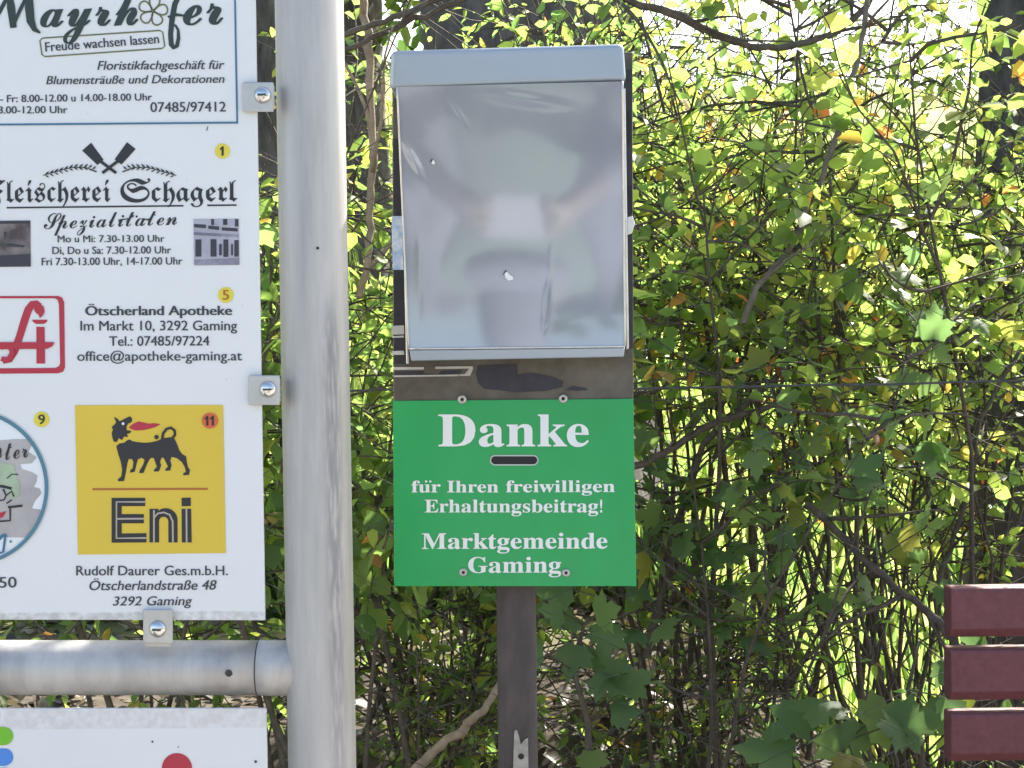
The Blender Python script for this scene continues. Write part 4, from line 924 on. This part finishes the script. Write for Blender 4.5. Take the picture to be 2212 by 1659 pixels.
# ------------------------------------------------------------------ trees
def tree(name, x, y, rt, h, label, seed, crown_z, crown_r, nclump, lean=0.0, leafsize=.09, group='trees beyond the fence'):
    r = random.Random(seed); z = GZ(x, y) - .1; root = thing(name, (x, y, z), label, 'tree', group)
    t = MB(); n_ = 40; ring = 26; vs = []
    for j in range(n_ + 1):
        f = j / n_; zz = z + f * h; rad = rt * (1.25 - .55 * f + .5 * math.exp(-f * h / .25)); ox = lean * f * h
        for k in range(ring):
            a = 2 * math.pi * k / ring; rr = rad * (1 + .07 * math.sin(5 * a + j * .25) + .04 * math.sin(11 * a - j * .4) + r.gauss(0, .018)); vs.append((x + ox + rr * math.cos(a), y + rr * math.sin(a), zz))
    t.add(vs, [(j * ring + k, j * ring + (k + 1) % ring, (j + 1) * ring + (k + 1) % ring, (j + 1) * ring + k) for j in range(n_) for k in range(ring)])
    lv = Leaves(); top = Vector((x + lean * h, y, z + h))
    for b in range(9):
        a = 2 * math.pi * b / 9 + r.uniform(-.3, .3); st = Vector((x + lean * h * .8, y, z + h * r.uniform(.72, .98)))
        L = crown_r * r.uniform(.8, 1.25); pts_ = grow(st, Vector((math.cos(a), math.sin(a), r.uniform(.35, 1.2))), L, r, 7, .14); t.tube(pts_, [rt * .36 * (1 - .12 * q) for q in range(8)], 7)
        for c in range(nclump):
            f = r.uniform(.25, 1) * 6.99; i = int(f); p = pts_[i].lerp(pts_[i + 1], f - i) + rvec(r, crown_r * .16)
            tw = grow(p, rvec(r, 1), r.uniform(.3, .6), r, 4, .2, .06); t.tube(tw, [.012, .01, .008, .006, .004], 3, cap=False)
            for q in range(34): lv.add(tw[r.randint(0, 4)] + rvec(r, .13), rvec(r, 1) + Vector((0, 0, -.4)), UP + rvec(r, .6), leafsize * r.uniform(.6, 1.2))
    t.build('trunk', M['trunk'], root, smooth=True); lv.build('crown', 'oval', M['crown'], root, seed)
    return root
tree('old_tree', X(1150, 5.2), 5.2, .30, 7.8, 'old dark trunk rising behind the lid of the donation box', 21, 4, 2.2, 12)
tree('old_tree', X(2180, 3.6), 3.6, .092, 7.2, 'dark trunk half hidden by leaves at the right edge of the picture', 22, 4, 1.6, 8, lean=.02)
tree('old_tree', X(520, 6.5), 6.5, .22, 3.6, 'shaded tree standing far behind the advert board', 23, 3, 2.2, 12)
tree('old_tree', X(760, 8.5), 8.5, .20, 2.2, 'dense dark tree deep behind the gap beside the thick post', 24, 3, 2.6, 16, leafsize=.13)

# ------------------------------------------------------------------ what stands behind the camera and is mirrored in the metal
rs = np.random.RandomState(31); lv = Leaves()
for k in range(9000):
    x_ = rs.uniform(-14, 14); y_ = -9 - rs.rand() * 3; top = 1.9 + .5 * math.sin(x_ * .9) + .3 * math.sin(x_ * 2.3 + 1)
    lv.add((x_, y_, top * rs.rand() ** .8), rs.normal(0, 1, 3), (rs.normal(0, .5), rs.normal(0, .5) + .5, .8), rs.uniform(.25, .5))
o = lv.build('far_wood', 'oval', M['crown'], None, 31); o['kind'] = 'stuff'; tag(o, 'dark green wood across the path, seen only mirrored in the metal', 'wood')

def person():
    root = thing('person', (0, -.42, 0), 'person in a grey green shirt holding a phone, mirrored in the steel cover', 'person')
    def skin(name, verts, edges, rad, m, parent, sub=2):
        me = bpy.data.meshes.new(name); o0 = origin(parent); me.from_pydata([tuple(Vector(v) - o0) for v in verts], edges, []); o = link(bpy.data.objects.new(name, me)); o.parent = parent
        mod = o.modifiers.new('skin', 'SKIN'); sv = me.skin_vertices[0].data
        for i, q in enumerate(rad): sv[i].radius = q if hasattr(q, '__len__') else (q, q)
        sv[0].use_root = True; o.modifiers.new('sub', 'SUBSURF').levels = sub; o.modifiers['sub'].render_levels = sub
        dg = bpy.context.evaluated_depsgraph_get(); nm = bpy.data.meshes.new_from_object(o.evaluated_get(dg)); o.modifiers.clear(); o.data = nm
        nm.materials.clear(); nm.materials.append(m)
        for p in nm.polygons: p.use_smooth = True
        return o
    y = -.42
    V = [(0, y, .93), (0, y, 1.10), (0, y, 1.26), (0, y, 1.38), (0, y + .01, 1.47), (0, y + .03, 1.55), (0, y + .04, 1.67), (0, y + .04, 1.75)]
    Rr = [(.165, .12), (.150, .11), (.175, .12), (.165, .10), (.07, .06), (.055, .055), (.078, .095), (.06, .075)]
    Ed = [(i, i + 1) for i in range(7)]
    def limb(base, pts_, rs_):
        prev = base
        for p, q in zip(pts_, rs_): V.append(p); Rr.append(q); Ed.append((prev, len(V) - 1)); prev = len(V) - 1
        return prev
    for s in (-1, 1):
        limb(0, [(s * .10, y, .85), (s * .11, y + .02, .48), (s * .115, y, .10), (s * .12, y + .10, .04)], [.085, .062, .042, .035])
        e = limb(3, [(s * .19, y, 1.39), (s * .30, y + .10, 1.13), (s * .15, y + .345, 1.255), (s * .105, y + .375, 1.285)], [.058, .045, .030, .028])
        for k in range(4): limb(e, [(s * (.085 - .004 * k), y + .395 + .004 * k, 1.325 - .016 * k), (s * (.06 - .003 * k), y + .392, 1.325 - .016 * k)], [.009, .008])
        limb(e, [(s * .085, y + .36, 1.325), (s * .06, y + .365, 1.33)], [.010, .009])
    body = skin('body', V, Ed, Rr, M['skin'], root)
    # clothes follow the body
    sv = [(0, y, .84), (0, y, 1.10), (0, y, 1.26), (0, y, 1.38), (0, y + .01, 1.44)] + [q for s in (-1, 1) for q in ((s * .19, y, 1.39), (s * .25, y + .05, 1.26))]
    skin('shirt', sv, [(0, 1), (1, 2), (2, 3), (3, 4), (3, 5), (5, 6), (3, 7), (7, 8)], [(.27, .15), (.25, .14), (.21, .138), (.18, .115), (.075, .065), .07, .062, .07, .062], M['shirt'], root)
    jv = []; je = []; jr = []
    for s in (-1, 1):
        b = len(jv)
        jv += [(s * .15, y + .03, 1.36), (s * .22, y + .05, 1.16), (s * .30, y + .05, 1.0), (s * .35, y + .05, .84), (s * .20, y, 1.39), (s * .305, y + .10, 1.13), (s * .19, y + .30, 1.23)]
        je += [(b, b + 1), (b + 1, b + 2), (b + 2, b + 3), (b, b + 4), (b + 4, b + 5), (b + 5, b + 6)]
        jr += [(.085, .10), (.085, .11), (.085, .12), (.085, .12), .078, .066, .046]
    skin('jacket', [(0, y + .03, 1.33), (0, y + .03, 1.46)], [(0, 1)], [(.215, .14), (.16, .11)], M['jacket'], root)
    for k, nm in ((0, 'jacket'), (7, 'jacket')):
        skin(nm, jv[k:k + 7], [(a, b) for a, b in je[:6]], jr[k:k + 7], M['jacket'], root)
    tv = [(0, y, .95)] + [q for s in (-1, 1) for q in ((s * .10, y, .85), (s * .11, y + .02, .48), (s * .115, y, .12))]
    skin('trousers', tv, [(0, 1), (1, 2), (2, 3), (0, 4), (4, 5), (5, 6)], [(.18, .13), .10, .078, .06, .10, .078, .06], M['trousers'], root)
    skin('scarf', [(0, y + .01, 1.38), (0, y + .02, 1.50), (0, y + .035, 1.61)], [(0, 1), (1, 2)], [(.13, .10), (.10, .09), (.088, .10)], M['jacket'], root)
    skin('hair', [(0, y + .01, 1.70), (0, y + .02, 1.78), (0, y + .05, 1.805)], [(0, 1), (1, 2)], [(.085, .085), (.078, .09), (.05, .06)], M['hair'], root)
    f = MB()
    for s in (-1, 1): f.tube([(s * .032, y + .128, 1.685), (s * .032, y + .136, 1.685)], .010, 8)
    f.tube([(-.022, y + .132, 1.615), (.022, y + .132, 1.615)], .006, 6); f.build('face_features', M['hair'], body)
    ph_ = MB(); ph_.box((0, -.028, 1.298), (.150, .009, .074)); p_ = ph_.build('phone', M['phone'], None, bevel=.003, loc=(0, -.028, 1.298))
    tag(p_, 'pale grey phone held level in both hands of the mirrored person', 'phone')
person()
print('faces', sum(len(o.data.polygons) for o in bpy.data.objects if o.type == 'MESH'))
